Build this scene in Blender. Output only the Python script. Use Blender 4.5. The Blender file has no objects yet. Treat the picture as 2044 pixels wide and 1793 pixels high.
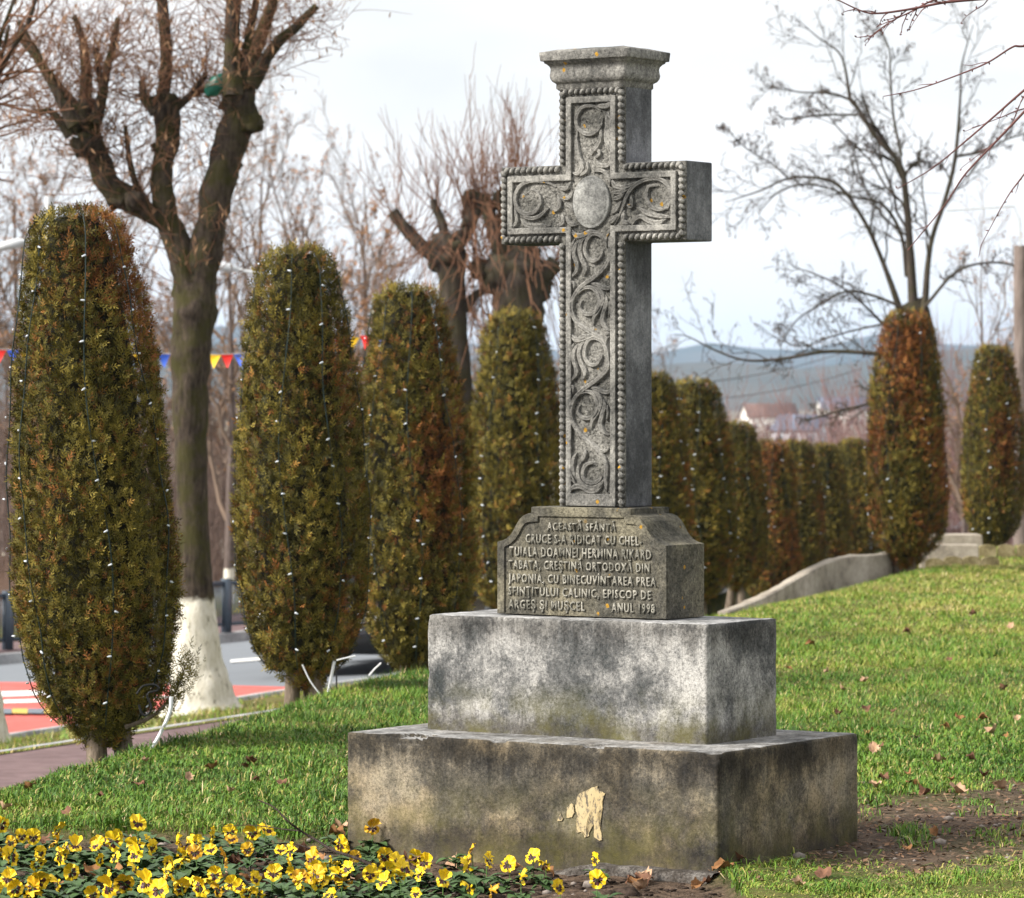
import bpy, bmesh, math, random
import numpy as np
from mathutils import Vector, Matrix, noise as mnoise

# ------------------------------------------------------------------ camera, sky, sun, exposure
scene = bpy.context.scene
FD, HOR, CX = 8014.6, 800.0, 1022.0          # photograph's focal length, horizon and centre on a 2044 wide grid
CAMZ = 1.6
camd = bpy.data.cameras.new('camera'); cam = bpy.data.objects.new('camera', camd)
scene.collection.objects.link(cam); scene.camera = cam
cam.location = (0, 0, CAMZ); cam.rotation_euler = (math.radians(90), 0, 0)
camd.sensor_fit = 'HORIZONTAL'; camd.sensor_width = 36.0; camd.lens = 141.16
camd.shift_y = -0.0471
camd.clip_start = 0.5; camd.clip_end = 60000
camd.dof.use_dof = True; camd.dof.focus_distance = 14.2; camd.dof.aperture_fstop = 8.5
camd.dof.aperture_blades = 7

SUN_EL, SUN_AZ = math.radians(36), math.atan2(-0.93, -0.30)   # azimuth clockwise from +Y
sund = bpy.data.lights.new('sun', 'SUN'); sun = bpy.data.objects.new('sun', sund)
scene.collection.objects.link(sun)
sund.energy = 5.0; sund.angle = math.radians(17); sund.color = (1.0, 0.95, 0.87)
sdir = Vector((math.sin(SUN_AZ)*math.cos(SUN_EL), math.cos(SUN_AZ)*math.cos(SUN_EL), math.sin(SUN_EL)))
sun.rotation_euler = sdir.to_track_quat('Z', 'Y').to_euler(); sun.location = (-20, -10, 30)

world = bpy.data.worlds.new('World'); scene.world = world; world.use_nodes = True
wt = world.node_tree; wt.nodes.clear()
wo = wt.nodes.new('ShaderNodeOutputWorld'); wb = wt.nodes.new('ShaderNodeBackground')
sk = wt.nodes.new('ShaderNodeTexSky'); sk.sky_type = 'NISHITA'; sk.sun_disc = False
sk.sun_elevation = SUN_EL; sk.sun_rotation = SUN_AZ; sk.dust_density = 2.0
sc_ = wt.nodes.new('ShaderNodeVectorMath'); sc_.operation = 'SCALE'; sc_.inputs['Scale'].default_value = 0.13
tc_ = wt.nodes.new('ShaderNodeTexCoord'); mp_ = wt.nodes.new('ShaderNodeMapping'); mp_.inputs['Scale'].default_value = (5.0, 5.0, 16.0)
cn_ = wt.nodes.new('ShaderNodeTexNoise'); cn_.inputs['Scale'].default_value = 1.0; cn_.inputs['Detail'].default_value = 6; cn_.inputs['Roughness'].default_value = .5
cr_ = wt.nodes.new('ShaderNodeValToRGB'); cr_.color_ramp.elements[0].position = .36; cr_.color_ramp.elements[1].position = .56
cr_.color_ramp.elements[0].color = (.74, .74, .74, 1); cr_.color_ramp.elements[1].color = (1, 1, 1, 1)
mx_ = wt.nodes.new('ShaderNodeMix'); mx_.data_type = 'RGBA'
mx_.inputs['B'].default_value = (1.20, 1.195, 1.19, 1)
wt.links.new(sk.outputs[0], sc_.inputs[0]); wt.links.new(sc_.outputs[0], mx_.inputs['A'])
wt.links.new(tc_.outputs['Generated'], mp_.inputs[0]); wt.links.new(mp_.outputs[0], cn_.inputs['Vector'])
wt.links.new(cn_.outputs['Fac'], cr_.inputs[0]); wt.links.new(cr_.outputs['Color'], mx_.inputs['Factor'])
wt.links.new(mx_.outputs['Result'], wb.inputs['Color']); wb.inputs['Strength'].default_value = 0.58
wt.links.new(wb.outputs[0], wo.inputs['Surface'])

vs = scene.view_settings
vs.view_transform = 'Standard'; vs.look = 'None'; vs.gamma = 1.0; vs.exposure = 0.76; vs.use_curve_mapping = False
scene.cycles.max_bounces = 5; scene.cycles.diffuse_bounces = 3; scene.cycles.glossy_bounces = 2; scene.cycles.transmission_bounces = 2; scene.cycles.volume_bounces = 0
scene.render.resolution_x = 1024; scene.render.resolution_y = 898

# ------------------------------------------------------------------ helpers
rng = np.random.default_rng(7); random.seed(7)
COL = scene.collection
def pix(px, py, Y):
    return Vector(((px-CX)/FD*Y, Y, CAMZ-(py-HOR)/FD*Y))
def ss(a, b, x):
    t = np.clip((np.asarray(x, float)-a)/(b-a), 0, 1); return t*t*(3-2*t)

def mesh_np(name, V, F, mat=None, smooth=True, mats=None, midx=None):
    """V (n,3), F (m,k) or list of arrays with different k"""
    me = bpy.data.meshes.new(name)
    V = np.asarray(V, np.float32).reshape(-1, 3)
    Fs = F if isinstance(F, list) else [F]
    Fs = [np.asarray(f, np.int32) for f in Fs if len(f)]
    idx = np.concatenate([f.ravel() for f in Fs]); tot = np.concatenate([np.full(len(f), f.shape[1], np.int32) for f in Fs])
    st = np.concatenate([[0], np.cumsum(tot)[:-1]]).astype(np.int32)
    me.vertices.add(len(V)); me.vertices.foreach_set('co', V.ravel())
    me.loops.add(len(idx)); me.loops.foreach_set('vertex_index', idx)
    me.polygons.add(len(tot)); me.polygons.foreach_set('loop_start', st)
    me.update(calc_edges=True)
    if smooth: me.polygons.foreach_set('use_smooth', np.ones(len(tot), bool))
    if mat: me.materials.append(mat)
    for m in (mats or []): me.materials.append(m)
    if midx is not None: me.polygons.foreach_set('material_index', np.asarray(midx, np.int32))
    me.validate()
    return me
def vattr(me, name, vals):
    a = me.attributes.new(name, 'FLOAT', 'POINT'); a.data.foreach_set('value', np.asarray(vals, np.float32))
def obj(name, me, parent=None, loc=None, rot=None, label=None, cat=None, group=None, kind=None):
    o = bpy.data.objects.new(name, me); COL.objects.link(o)
    if parent: o.parent = parent
    if loc is not None: o.location = loc
    if rot is not None: o.rotation_euler = rot
    if label: o['label'] = label
    if cat: o['category'] = cat
    if group: o['group'] = group
    if kind: o['kind'] = kind
    return o
def thing(name, label, cat, loc=(0, 0, 0), rz=0, group=None):
    return obj(name, None, None, loc, (0, 0, rz), label, cat, group)

class MB:
    def __init__(s): s.V = []; s.F3 = []; s.F4 = []; s.n = 0
    def add(s, V, F):
        V = np.asarray(V, float).reshape(-1, 3); F = np.asarray(F, int)
        if len(F):
            (s.F4 if F.shape[1] == 4 else s.F3).append(F+s.n)
        s.V.append(V); s.n += len(V); return s
    def box(s, a, b):
        x0, y0, z0 = a; x1, y1, z1 = b
        V = [(x0,y0,z0),(x1,y0,z0),(x1,y1,z0),(x0,y1,z0),(x0,y0,z1),(x1,y0,z1),(x1,y1,z1),(x0,y1,z1)]
        return s.add(V, [(0,3,2,1),(4,5,6,7),(0,1,5,4),(1,2,6,5),(2,3,7,6),(3,0,4,7)])
    def tube(s, P, R, k=8):
        P = np.asarray(P, float)[None]; R = np.asarray(R, float)
        if R.ndim == 0: R = np.full(P.shape[1], float(R))
        V, F = tubes(P, R[None], k); return s.add(V, F)
    def lathe(s, prof, c=(0, 0, 0), k=16):
        prof = np.asarray(prof, float); n = len(prof)
        a = np.linspace(0, 2*np.pi, k, endpoint=False)
        V = np.stack([prof[:, 0][:, None]*np.cos(a)+c[0], prof[:, 0][:, None]*np.sin(a)+c[1], np.repeat(prof[:, 1][:, None]+c[2], k, 1)], -1).reshape(-1, 3)
        i, j = np.meshgrid(np.arange(n-1), np.arange(k), indexing='ij'); j2 = (j+1) % k
        F = np.stack([i*k+j, i*k+j2, (i+1)*k+j2, (i+1)*k+j], -1).reshape(-1, 4)
        return s.add(V, F)
    def mesh(s, name, mat, smooth=False):
        V = np.concatenate(s.V); fs = []
        if s.F3: fs.append(np.concatenate(s.F3))
        if s.F4: fs.append(np.concatenate(s.F4))
        return mesh_np(name, V, fs, mat, smooth)

def tubes(P, R, k=3):
    """P (n,m,3) polylines, R (n,m) radii -> verts, quads"""
    n, m, _ = P.shape
    T = np.gradient(P, axis=1); T /= np.linalg.norm(T, axis=2, keepdims=True)+1e-12
    ref = np.where(np.abs(T[..., 2:3]) > .9, np.array([1., 0, 0]), np.array([0, 0, 1.]))
    A = np.cross(T, ref); A /= np.linalg.norm(A, axis=2, keepdims=True)+1e-12
    B = np.cross(T, A)
    a = np.linspace(0, 2*np.pi, k, endpoint=False)
    V = P[:, :, None]+R[:, :, None, None]*(A[:, :, None]*np.cos(a)[:, None]+B[:, :, None]*np.sin(a)[:, None])
    base = (np.arange(n)*m*k)[:, None, None]
    i = np.arange(m-1)[None, :, None]*k; j = np.arange(k)[None, None]; j2 = (j+1) % k
    F = np.stack([base+i+j, base+i+j2, base+i+k+j2, base+i+k+j], -1).reshape(-1, 4)
    return V.reshape(-1, 3), F

def smooth_line(pts, n=None, per=6):
    """Catmull-Rom through the points (any dimension)"""
    P = np.asarray(pts, float)
    if len(P) < 3: 
        t = np.linspace(0, 1, n or per)[:, None]; return P[0]*(1-t)+P[-1]*t
    Q = np.vstack([2*P[0]-P[1], P, 2*P[-1]-P[-2]]); out = []
    for i in range(1, len(Q)-2):
        t = np.linspace(0, 1, per, endpoint=False)[:, None]
        p0, p1, p2, p3 = Q[i-1], Q[i], Q[i+1], Q[i+2]
        out.append(.5*((2*p1)+(-p0+p2)*t+(2*p0-5*p1+4*p2-p3)*t*t+(-p0+3*p1-3*p2+p3)*t**3))
    out.append(P[-1:]); return np.vstack(out)

def snoise(P, s):
    return np.array([mnoise.noise(Vector(p)*s) for p in P])

# ---- shader helpers
class SH:
    def __init__(s, name, rough=.9, spec=.3):
        s.m = bpy.data.materials.new(name); s.m.use_nodes = True; s.t = s.m.node_tree
        s.b = s.t.nodes['Principled BSDF']; s.b.inputs['Roughness'].default_value = rough
        s.b.inputs['Specular IOR Level'].default_value = spec
    def n(s, typ): return s.t.nodes.new(typ)
    def put(s, sock, v):
        if hasattr(v, 'is_linked') or isinstance(v, bpy.types.NodeSocket): s.t.links.new(v, sock)
        else: sock.default_value = v
    def pos(s): return s.n('ShaderNodeNewGeometry').outputs['Position']
    def normal(s): return s.n('ShaderNodeNewGeometry').outputs['Normal']
    def objc(s): return s.n('ShaderNodeTexCoord').outputs['Object']
    def scale(s, v, k):
        m = s.n('ShaderNodeMapping'); s.put(m.inputs[0], v); m.inputs['Scale'].default_value = k; return m.outputs[0]
    def noise(s, v, sc, det=4, ro=.6, out='Fac', dist=0):
        n = s.n('ShaderNodeTexNoise'); s.put(n.inputs['Vector'], v); n.inputs['Scale'].default_value = sc
        n.inputs['Detail'].default_value = det; n.inputs['Roughness'].default_value = ro; n.inputs['Distortion'].default_value = dist
        return n.outputs[out]
    def voro(s, v, sc, out='Distance', rnd=1.0):
        n = s.n('ShaderNodeTexVoronoi'); s.put(n.inputs['Vector'], v); n.inputs['Scale'].default_value = sc; n.inputs['Randomness'].default_value = rnd
        return n.outputs[out]
    def ramp(s, f, stops):
        r = s.n('ShaderNodeValToRGB'); s.put(r.inputs[0], f); e = r.color_ramp.elements
        while len(e) < len(stops): e.new(.5)
        for i, (p, c) in enumerate(stops):
            e[i].position = p; e[i].color = (c, c, c, 1) if not hasattr(c, '__len__') else tuple(c)+(1,)
        return r.outputs[0]
    def mix(s, f, a, b, mode='MIX'):
        m = s.n('ShaderNodeMix'); m.data_type = 'RGBA'; m.blend_type = mode
        s.put(m.inputs['Factor'], f)
        for k, v in (('A', a), ('B', b)):
            s.put(m.inputs[k], v if not isinstance(v, tuple) else tuple(v)+(1,) if len(v) == 3 else v)
        return m.outputs['Result']
    def math(s, op, a, b=0.0):
        m = s.n('ShaderNodeMath'); m.operation = op; s.put(m.inputs[0], a); s.put(m.inputs[1], b); return m.outputs[0]
    def sep(s, v, ax):
        m = s.n('ShaderNodeSeparateXYZ'); s.put(m.inputs[0], v); return m.outputs[ax]
    def attr(s, name, out='Fac'):
        a = s.n('ShaderNodeAttribute'); a.attribute_name = name; return a.outputs[out]
    def col(s, c): s.put(s.b.inputs['Base Color'], c if not isinstance(c, tuple) else tuple(c)+(1,)); return s
    def bump(s, h, st=.3, d=.01):
        b = s.n('ShaderNodeBump'); b.inputs['Strength'].default_value = st; b.inputs['Distance'].default_value = d
        s.put(b.inputs['Height'], h); s.t.links.new(b.outputs[0], s.b.inputs['Normal']); return s

def plain(name, c, rough=.7, var=.15, sc=20, spec=.3, metal=0):
    s = SH(name, rough, spec); f = s.noise(s.pos(), sc, 3)
    lo = tuple(x*(1-var) for x in c); hi = tuple(min(1, x*(1+var)) for x in c)
    s.col(s.ramp(f, [(.3, lo), (.7, hi)])); s.b.inputs['Metallic'].default_value = metal
    return s.m

def stone(name, dark, mid, light, patch=3.0, lichen=.0, algae=None, warm=None, speck=.35, bump=.5, streak=.4, bias=0.0, bands=(), toplight=0.0):
    s = SH(name, .92, .2); P = s.objc() if False else s.pos()
    a = s.noise(P, patch, 5, .6); b = s.noise(P, patch*5.5, 6, .7); g = s.noise(P, 95, 4, .75); g2 = s.noise(P, 260, 2, .6)
    fn = s.noise(P, 75, 6, .8); f = s.math('ADD', s.math('MULTIPLY', a, .52), s.math('MULTIPLY', b, .26)); f = s.math('ADD', f, s.math('MULTIPLY', fn, .22)); f = s.math('ADD', f, bias)
    c = s.ramp(f, [(.41, dark), (.49, mid), (.58, light)])
    # grain and pitting
    gg = s.ramp(g, [(.30, 1-speck*1.3), (.52, 1.0), (.75, 1+speck*.55)])
    c = s.mix(1.0, c, gg, 'MULTIPLY')
    g3 = s.ramp(g2, [(.33, .62), (.5, 1.0), (.7, 1.18)])
    c = s.mix(.75, c, g3, 'MULTIPLY')
    # rain streaks running down the vertical faces
    st = s.noise(s.scale(P, (26, 26, 1.6)), 1.0, 4, .65)
    c = s.mix(s.math('MULTIPLY', s.ramp(st, [(.5, 0.0), (.68, 1.0)]), streak), c, (.055, .055, .058))
    for zc, hw, amt in bands:   # water-stain bands with a ragged edge
        dz = s.math('ABSOLUTE', s.math('SUBTRACT', s.sep(P, 'Z'), zc))
        dz = s.math('ADD', dz, s.math('MULTIPLY', s.math('SUBTRACT', s.noise(s.scale(P, (20, 20, 1.1)), 1.0, 6, .75), .5), hw*3.4))
        m = s.n('ShaderNodeMapRange'); s.put(m.inputs[0], dz); m.inputs[1].default_value = hw*.2; m.inputs[2].default_value = hw; m.inputs[3].default_value = amt; m.inputs[4].default_value = 0
        c = s.mix(m.outputs[0], c, s.mix(1.0, c, (.34, .33, .32), 'MULTIPLY'))
    if warm:
        w = s.noise(P, 5.0, 3, .5); c = s.mix(s.math('MULTIPLY', s.ramp(w, [(.42, 0.0), (.6, 1.0)]), .8), c, s.mix(1.0, c, warm, 'MULTIPLY'))
    if algae:
        z0, z1, amt = algae
        z = s.sep(P, 'Z'); zz = s.n('ShaderNodeMapRange'); s.put(zz.inputs[0], z); zz.inputs[1].default_value = z0; zz.inputs[2].default_value = z1
        zz.inputs[3].default_value = 1; zz.inputs[4].default_value = 0
        an = s.ramp(s.noise(P, 7, 5, .65), [(.40, 0.0), (.62, 1.0)])
        c = s.mix(s.math('MULTIPLY', s.math('MULTIPLY', zz.outputs[0], an), amt), c, (.115, .105, .022))
        dn = s.ramp(s.noise(P, 11, 5, .65), [(.35, 0.0), (.6, 1.0)])
        z2 = s.n('ShaderNodeMapRange'); s.put(z2.inputs[0], z); z2.inputs[1].default_value = z0-.02; z2.inputs[2].default_value = z0+(z1-z0)*.45
        z2.inputs[3].default_value = 1; z2.inputs[4].default_value = 0
        c = s.mix(s.math('MULTIPLY', s.math('MULTIPLY', z2.outputs[0], dn), .75), c, (.06, .05, .038))
    if toplight:  # upward faces paled in the colour, standing in for light from the sky
        nz = s.ramp(s.sep(s.normal(), 'Z'), [(.75, 0.0), (.95, toplight)]); c = s.mix(nz, c, s.mix(1.0, s.ramp(s.noise(P, 9, 7, .75), [(.38, (.12, .12, .12)), (.5, (.33, .33, .33)), (.62, (.60, .60, .60))]), gg, 'MULTIPLY'))
    if lichen:
        d = s.voro(P, 26); vc = s.voro(P, 26, 'Color'); rnd = s.sep(vc, 'X')
        dd = s.math('ADD', d, s.math('MULTIPLY', s.noise(P, 110, 4, .8), .42))
        m = s.math('MULTIPLY', s.ramp(dd, [(.37, 1.0), (.43, 0.0)]), s.ramp(rnd, [(1-lichen-.01, 0.0), (1-lichen, 1.0)]))
        c = s.mix(m, c, s.mix(s.noise(P, 200, 2), (.24, .12, .02), (.46, .27, .03)))
    s.col(c)
    s.bump(s.math('ADD', s.math('MULTIPLY', g, .6), s.math('MULTIPLY', s.noise(P, 40, 5, .7), .8)), bump, .006)
    return s.m

# ------------------------------------------------------------------ terrain
CREST = np.array([(-3.3, 10), (-2.0, 16.5), (-1.13, 20.5), (-.63, 23.3), (.35, 26.6), (1.95, 30.4), (2.85, 33.3), (4.0, 38), (4.65, 41), (6.0, 48), (10, 62), (20, 100), (25, 120)])
def crest_x(y): return np.interp(y, CREST[:, 1], CREST[:, 0])
KN = np.array([(-14,12),(-9,25),(-4.58,35.9),(-3.85,37.6),(-2.57,41.1),(-1.37,43.7),(.2,50),(2,60),(6,80),(14,110)], float)   # near kerb x,y
KF = np.array([(-40,12),(-26,30),(-15,47),(-7.37,59.5),(-4.46,64.7),(-2,73),(.5,85),(4,110)], float)                         # far kerb
def xkn(y): return np.interp(y, KN[:, 1], KN[:, 0])
def xkf(y): return np.interp(y, KF[:, 1], KF[:, 0])
def road_frac(x, y): return (xkn(y)-x)/(xkn(y)-xkf(y))
def road_z(x, y): return -1.52-.78*np.clip(road_frac(x, y), 0, 1)
def bed_mask(x, y):
    # pansy bed in front and left of the monument
    edge = np.interp(x, [-6, -1.9, -1.16, -.62, .70, .80], [14.95, 14.95, 14.95, 14.68, 13.78, 12.3])
    return ss(.12, -.12, y-edge)*ss(.92, .66, x)
def dirt_mask(x, y):
    dx, dy = x-1.64, y-15.15
    a = (dx*.5+dy*.866)/1.75; b = (dx*.866-dy*.5)/.85; a = a+.22*np.sin(x*5.1+y*2.3); b = b+.25*np.sin(x*3.3-y*4.1)
    return np.clip(1.25-(a*a+b*b), 0, 1)
def H(x, y):
    x = np.asarray(x, float); y = np.asarray(y, float)
    p = crest_x(y)-x
    z = -.8*ss(0, np.interp(y, [24, 30], [1.3, 2.6]), p)-.2*np.clip(p-2.6, 0, 3.4)
    z = z-.045*np.clip(y-46, 0, 70)*ss(-3, 6, x)
    z = z+.02*np.sin(x*.9+.3*y)*np.sin(y*.5)*ss(15, 22, y)
    z = z-.08*ss(26, 44, y)*ss(2, 5, x)
    z = z-.05*bed_mask(x, y)
    fr = road_frac(x, y)
    onroad = (fr > 0) & (y < 110)
    w = xkn(y)-xkf(y); d = (fr-1)*w
    zr = road_z(x, y)-.16
    zf = np.where(d < 3.6, -2.32, -2.32+.115*np.clip(d-3.6, 0, 45))
    z = np.where(onroad, np.where(fr < 1, zr, zf), z)
    z = np.where(y > 110, np.maximum(z, -5.5)*(1-ss(110, 220, y))-7*ss(110, 220, y), z)
    return z
def Hs(x, y): return float(H(np.array([x]), np.array([y]))[0])
def hit(px, py, zf=None, y0=9.0, y1=150.0):
    zf = zf or H
    Y = np.linspace(y0, y1, 6000); X = (px-CX)/FD*Y; Z = CAMZ-(py-HOR)/FD*Y
    d = Z-zf(X, Y); k = np.argmax(d <= 0)
    return Vector((X[k], Y[k], float(zf(X[k:k+1], Y[k:k+1])[0])))

def build_ground():
    ys = np.concatenate([np.arange(4, 12, .5), np.arange(12, 18, .07), np.arange(18, 50, .3), np.arange(50, 112, 1.0), np.geomspace(112, 14000, 40)])
    xc = np.concatenate([np.arange(-3, 3.6, .07)]); 
    xs = np.concatenate([-np.geomspace(12, 9000, 40)[::-1], np.arange(-11.8, -3, .25), xc, np.arange(3.6, 12, .25), np.geomspace(12.2, 9000, 40)])
    X, Y = np.meshgrid(xs, ys); Z = H(X, Y)
    nz = (np.sin(X*7.1+Y*3.3)*np.sin(Y*6.3-X*2.1)+np.sin(X*17+1.3*Y)*np.sin(Y*15.7))*.006
    soil = np.clip(bed_mask(X, Y)+dirt_mask(X, Y), 0, 1)
    Z = Z+nz+soil*(np.sin(X*41+Y*13)*np.sin(Y*37-X*11))*.008
    ny, nx = X.shape
    i, j = np.meshgrid(np.arange(ny-1), np.arange(nx-1), indexing='ij')
    F = np.stack([i*nx+j, i*nx+j+1, (i+1)*nx+j+1, (i+1)*nx+j], -1).reshape(-1, 4)
    V = np.stack([X, Y, Z], -1).reshape(-1, 3)
    s = SH('ground_mat', .95, .1); P = s.pos()
    n1 = s.noise(P, 1.3, 5); n2 = s.noise(P, 22, 5, .7); n3 = s.noise(P, 120, 3)
    grass = s.mix(s.ramp(n1, [(.35, 0.0), (.65, 1.0)]), (.045, .070, .014), (.10, .11, .028))
    grass = s.mix(s.ramp(n2, [(.45, 0.0), (.65, .8)]), grass, (.15, .115, .05))
    soilc = s.mix(s.ramp(n2, [(.35, 0.0), (.65, 1.0)]), (.032, .022, .016), (.15, .105, .075))
    soilc = s.mix(s.ramp(n3, [(.62, 0.0), (.7, 1.0)]), soilc, (.17, .15, .13))
    litter = s.mix(n2, (.05, .032, .022), (.17, .105, .075))
    far = s.mix(s.noise(P, .02, 5), (.12, .12, .075), (.24, .20, .15))
    c = s.mix(s.attr('soil'), grass, soilc); c = s.mix(s.attr('litter'), c, litter); c = s.mix(s.attr('far'), c, far)
    s.col(c); s.bump(s.math('ADD', n2, n3), .7, .02)
    me = mesh_np('ground', V, F, s.m)
    fr = road_frac(X, Y); d = (fr-1)*(xkn(Y)-xkf(Y))
    vattr(me, 'soil', soil.ravel())
    vattr(me, 'litter', (ss(3.8, 6, d)*(Y < 112)+ss(55, 75, Y)*(Y < 112)*(fr < 0)*.8).clip(0, 1).ravel())
    vattr(me, 'far', ss(100, 220, Y).ravel())
    obj('ground', me, kind='structure')
build_ground()

# ------------------------------------------------------------------ road, path, kerbs
def strip_mesh(name, xl, xr, ys, zf, mat, n=8, jit=0.0):
    y = np.asarray(ys); t = np.linspace(0, 1, n)
    X = xl(y)[:, None]*(1-t)+xr(y)[:, None]*t; Y = np.repeat(y[:, None], n, 1); Z = zf(X, Y)
    i, j = np.meshgrid(np.arange(len(y)-1), np.arange(n-1), indexing='ij')
    F = np.stack([i*n+j, i*n+j+1, (i+1)*n+j+1, (i+1)*n+j], -1).reshape(-1, 4)
    return mesh_np(name, np.stack([X, Y, Z], -1).reshape(-1, 3), F, mat)
s = SH('asphalt_mat', .8, .4); P = s.pos(); n = s.noise(P, 140, 3); n2 = s.noise(P, .8, 5)
s.col(s.mix(n, s.mix(n2, (.10, .115, .135), (.14, .155, .175)), s.mix(n2, (.17, .185, .205), (.22, .235, .255)))); s.bump(n, .3, .01); ASPHALT = s.m
s = SH('red_paving_mat', .85); P = s.pos(); n = s.noise(P, 3, 6)
s.col(s.ramp(n, [(.3, (.42, .075, .06)), (.7, (.55, .13, .11))])); RED = s.m
s = SH('path_mat', .85); P = s.pos(); n = s.noise(P, 6, 6)
s.col(s.ramp(n, [(.3, (.10, .062, .062)), (.7, (.175, .115, .115))])); PATH = s.m
KERB = stone('kerb_mat', (.2, .2, .2), (.33, .33, .34), (.45, .45, .45), 2, bump=.3, streak=.1)
WHITE = plain('road_white_mat', (.72, .72, .70), .7, .15, 8)
ya = np.concatenate([np.arange(14, 50, .5), np.arange(50, 108, 1.5)])
obj('road', strip_mesh('road', xkf, xkn, ya, road_z, ASPHALT), kind='structure')
PATHZ = lambda X, Y: H(X, Y)*0+np.interp(Y, [14, 20, 26, 31, 36, 60], [-.62, -.72, -.8, -.85, -.95, -1.5])
wl_ = np.array([(-6.6, 18.5), (-3.41, 26.7), (-1.81, 30.8), (.3, 38), (2.6, 50)])
xw = lambda y: np.interp(y, wl_[:, 1], wl_[:, 0])
yp = np.arange(18.5, 46, .4)
obj('cycle_path', strip_mesh('cycle_path', lambda y: xw(y), lambda y: xw(y)+1.5, yp, lambda X, Y: PATHZ(X, Y)+.05, PATH, 5), kind='structure')
obj('path_edge_line', strip_mesh('path_edge_line', lambda y: xw(y)-.09, lambda y: xw(y)-.012, yp, lambda X, Y: PATHZ(X, Y)+.07, KERB, 2), kind='structure')
# verge between path and road
VERGEZ = lambda X, Y: PATHZ(X, Y)+.04+(-1.42-PATHZ(X, Y)-.04)*np.clip((xw(Y)-.1-X)/(xw(Y)-.1-xkn(Y)-.1), 0, 1)
s = SH('verge_mat', .95, .1); P = s.pos(); n = s.noise(P, 3, 6, .7); n2 = s.noise(P, 60, 4)
c = s.ramp(n, [(.34, (.17, .10, .055)), (.5, (.16, .14, .05)), (.62, (.10, .15, .035))]); s.col(s.mix(s.ramp(n2, [(.4, .0), (.7, .6)]), c, (.05, .05, .015))); s.bump(n2, .8, .03); VERGE = s.m
obj('verge', strip_mesh('verge', lambda y: xkn(y)+.09, lambda y: xw(y)-.1, np.arange(20, 46, .4), VERGEZ, VERGE, 8), kind='structure')

def kerb(name, xf, side, z0, z1, ys):
    mb = MB(); y = np.asarray(ys); 
    sec = [(0, z0), (0, z1-.02), (.02, z1), (.14, z1), (.14, z0)]
    V = np.array([[(xf(yy)+side*dx, yy, z) for dx, z in sec] for yy in y]); n = len(sec)
    i, j = np.meshgrid(np.arange(len(y)-1), np.arange(n-1), indexing='ij')
    F = np.stack([i*n+j, i*n+j+1, (i+1)*n+j+1, (i+1)*n+j], -1).reshape(-1, 4)
    return mesh_np(name, V.reshape(-1, 3), F, KERB, False)
obj('near_kerb', kerb('near_kerb', lambda y: xkn(y)+.0, 1, -1.6, -1.38, np.arange(20, 70, .5)), kind='structure')
obj('far_kerb', kerb('far_kerb', lambda y: xkf(y)+.0, -1, -2.5, -2.14, np.arange(20, 108, 1.0)), kind='structure')
obj('far_pavement', strip_mesh('far_pavement', lambda y: xkf(y)-2.2, lambda y: xkf(y)-.14, np.arange(20, 108, 1.0), lambda X, Y: X*0-2.16, PATH, 3), kind='structure')
obj('far_verge', strip_mesh('far_verge', lambda y: xkf(y)-4.5, lambda y: xkf(y)-2.2, np.arange(20, 108, 1.0), lambda X, Y: X*0-2.15, VERGE, 3), kind='structure')

def road_patch(name, poly, mat, lift, kind='structure'):
    P = [hit(x, y, road_z, 20, 90) for x, y in poly]
    V = np.array([(p.x, p.y, p.z+lift) for p in P])
    # subdivide as a fan of strips so that it follows the road
    A, B, C, D = V; t = np.linspace(0, 1, 14); u_, w_ = np.meshgrid(t, t)
    G = (A[None, None]*(1-u_)[..., None]+B*u_[..., None])*(1-w_)[..., None]+(D*(1-u_)[..., None]+C*u_[..., None])*w_[..., None]
    G[..., 2] = road_z(G[..., 0], G[..., 1])+lift
    i, j = np.meshgrid(np.arange(13), np.arange(13), indexing='ij'); F = np.stack([i*14+j, i*14+j+1, (i+1)*14+j+1, (i+1)*14+j], -1).reshape(-1, 4)
    return obj(name, mesh_np(name, G.reshape(-1, 3), F, mat), kind=kind)
road_patch('red_crossing', [(-120, 1488), (500, 1391), (640, 1374), (-120, 1362)], RED, .006)
road_patch('crossing_line', [(-100, 1385), (330, 1374), (330, 1379), (-100, 1397)], WHITE, .012)
road_patch('crossing_line', [(-100, 1402), (330, 1391), (360, 1395), (-100, 1409)], WHITE, .012)
road_patch('lane_line', [(460, 1319), (520, 1314), (520, 1319), (460, 1324)], WHITE, .012)
road_patch('lane_line', [(560, 1311), (700, 1301), (700, 1305), (560, 1316)], WHITE, .012)
YEL = plain('hump_yellow_mat', (.5, .36, .08), .7); GRY = plain('hump_grey_mat', (.14, .16, .19), .7)
for k in range(6):
    x = -40+k*32
    road_patch('speed_hump_tile', [(x, 1429), (x+31, 1430), (x+31, 1420), (x, 1420)], YEL if k % 2 == 0 else GRY, .03)

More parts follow.
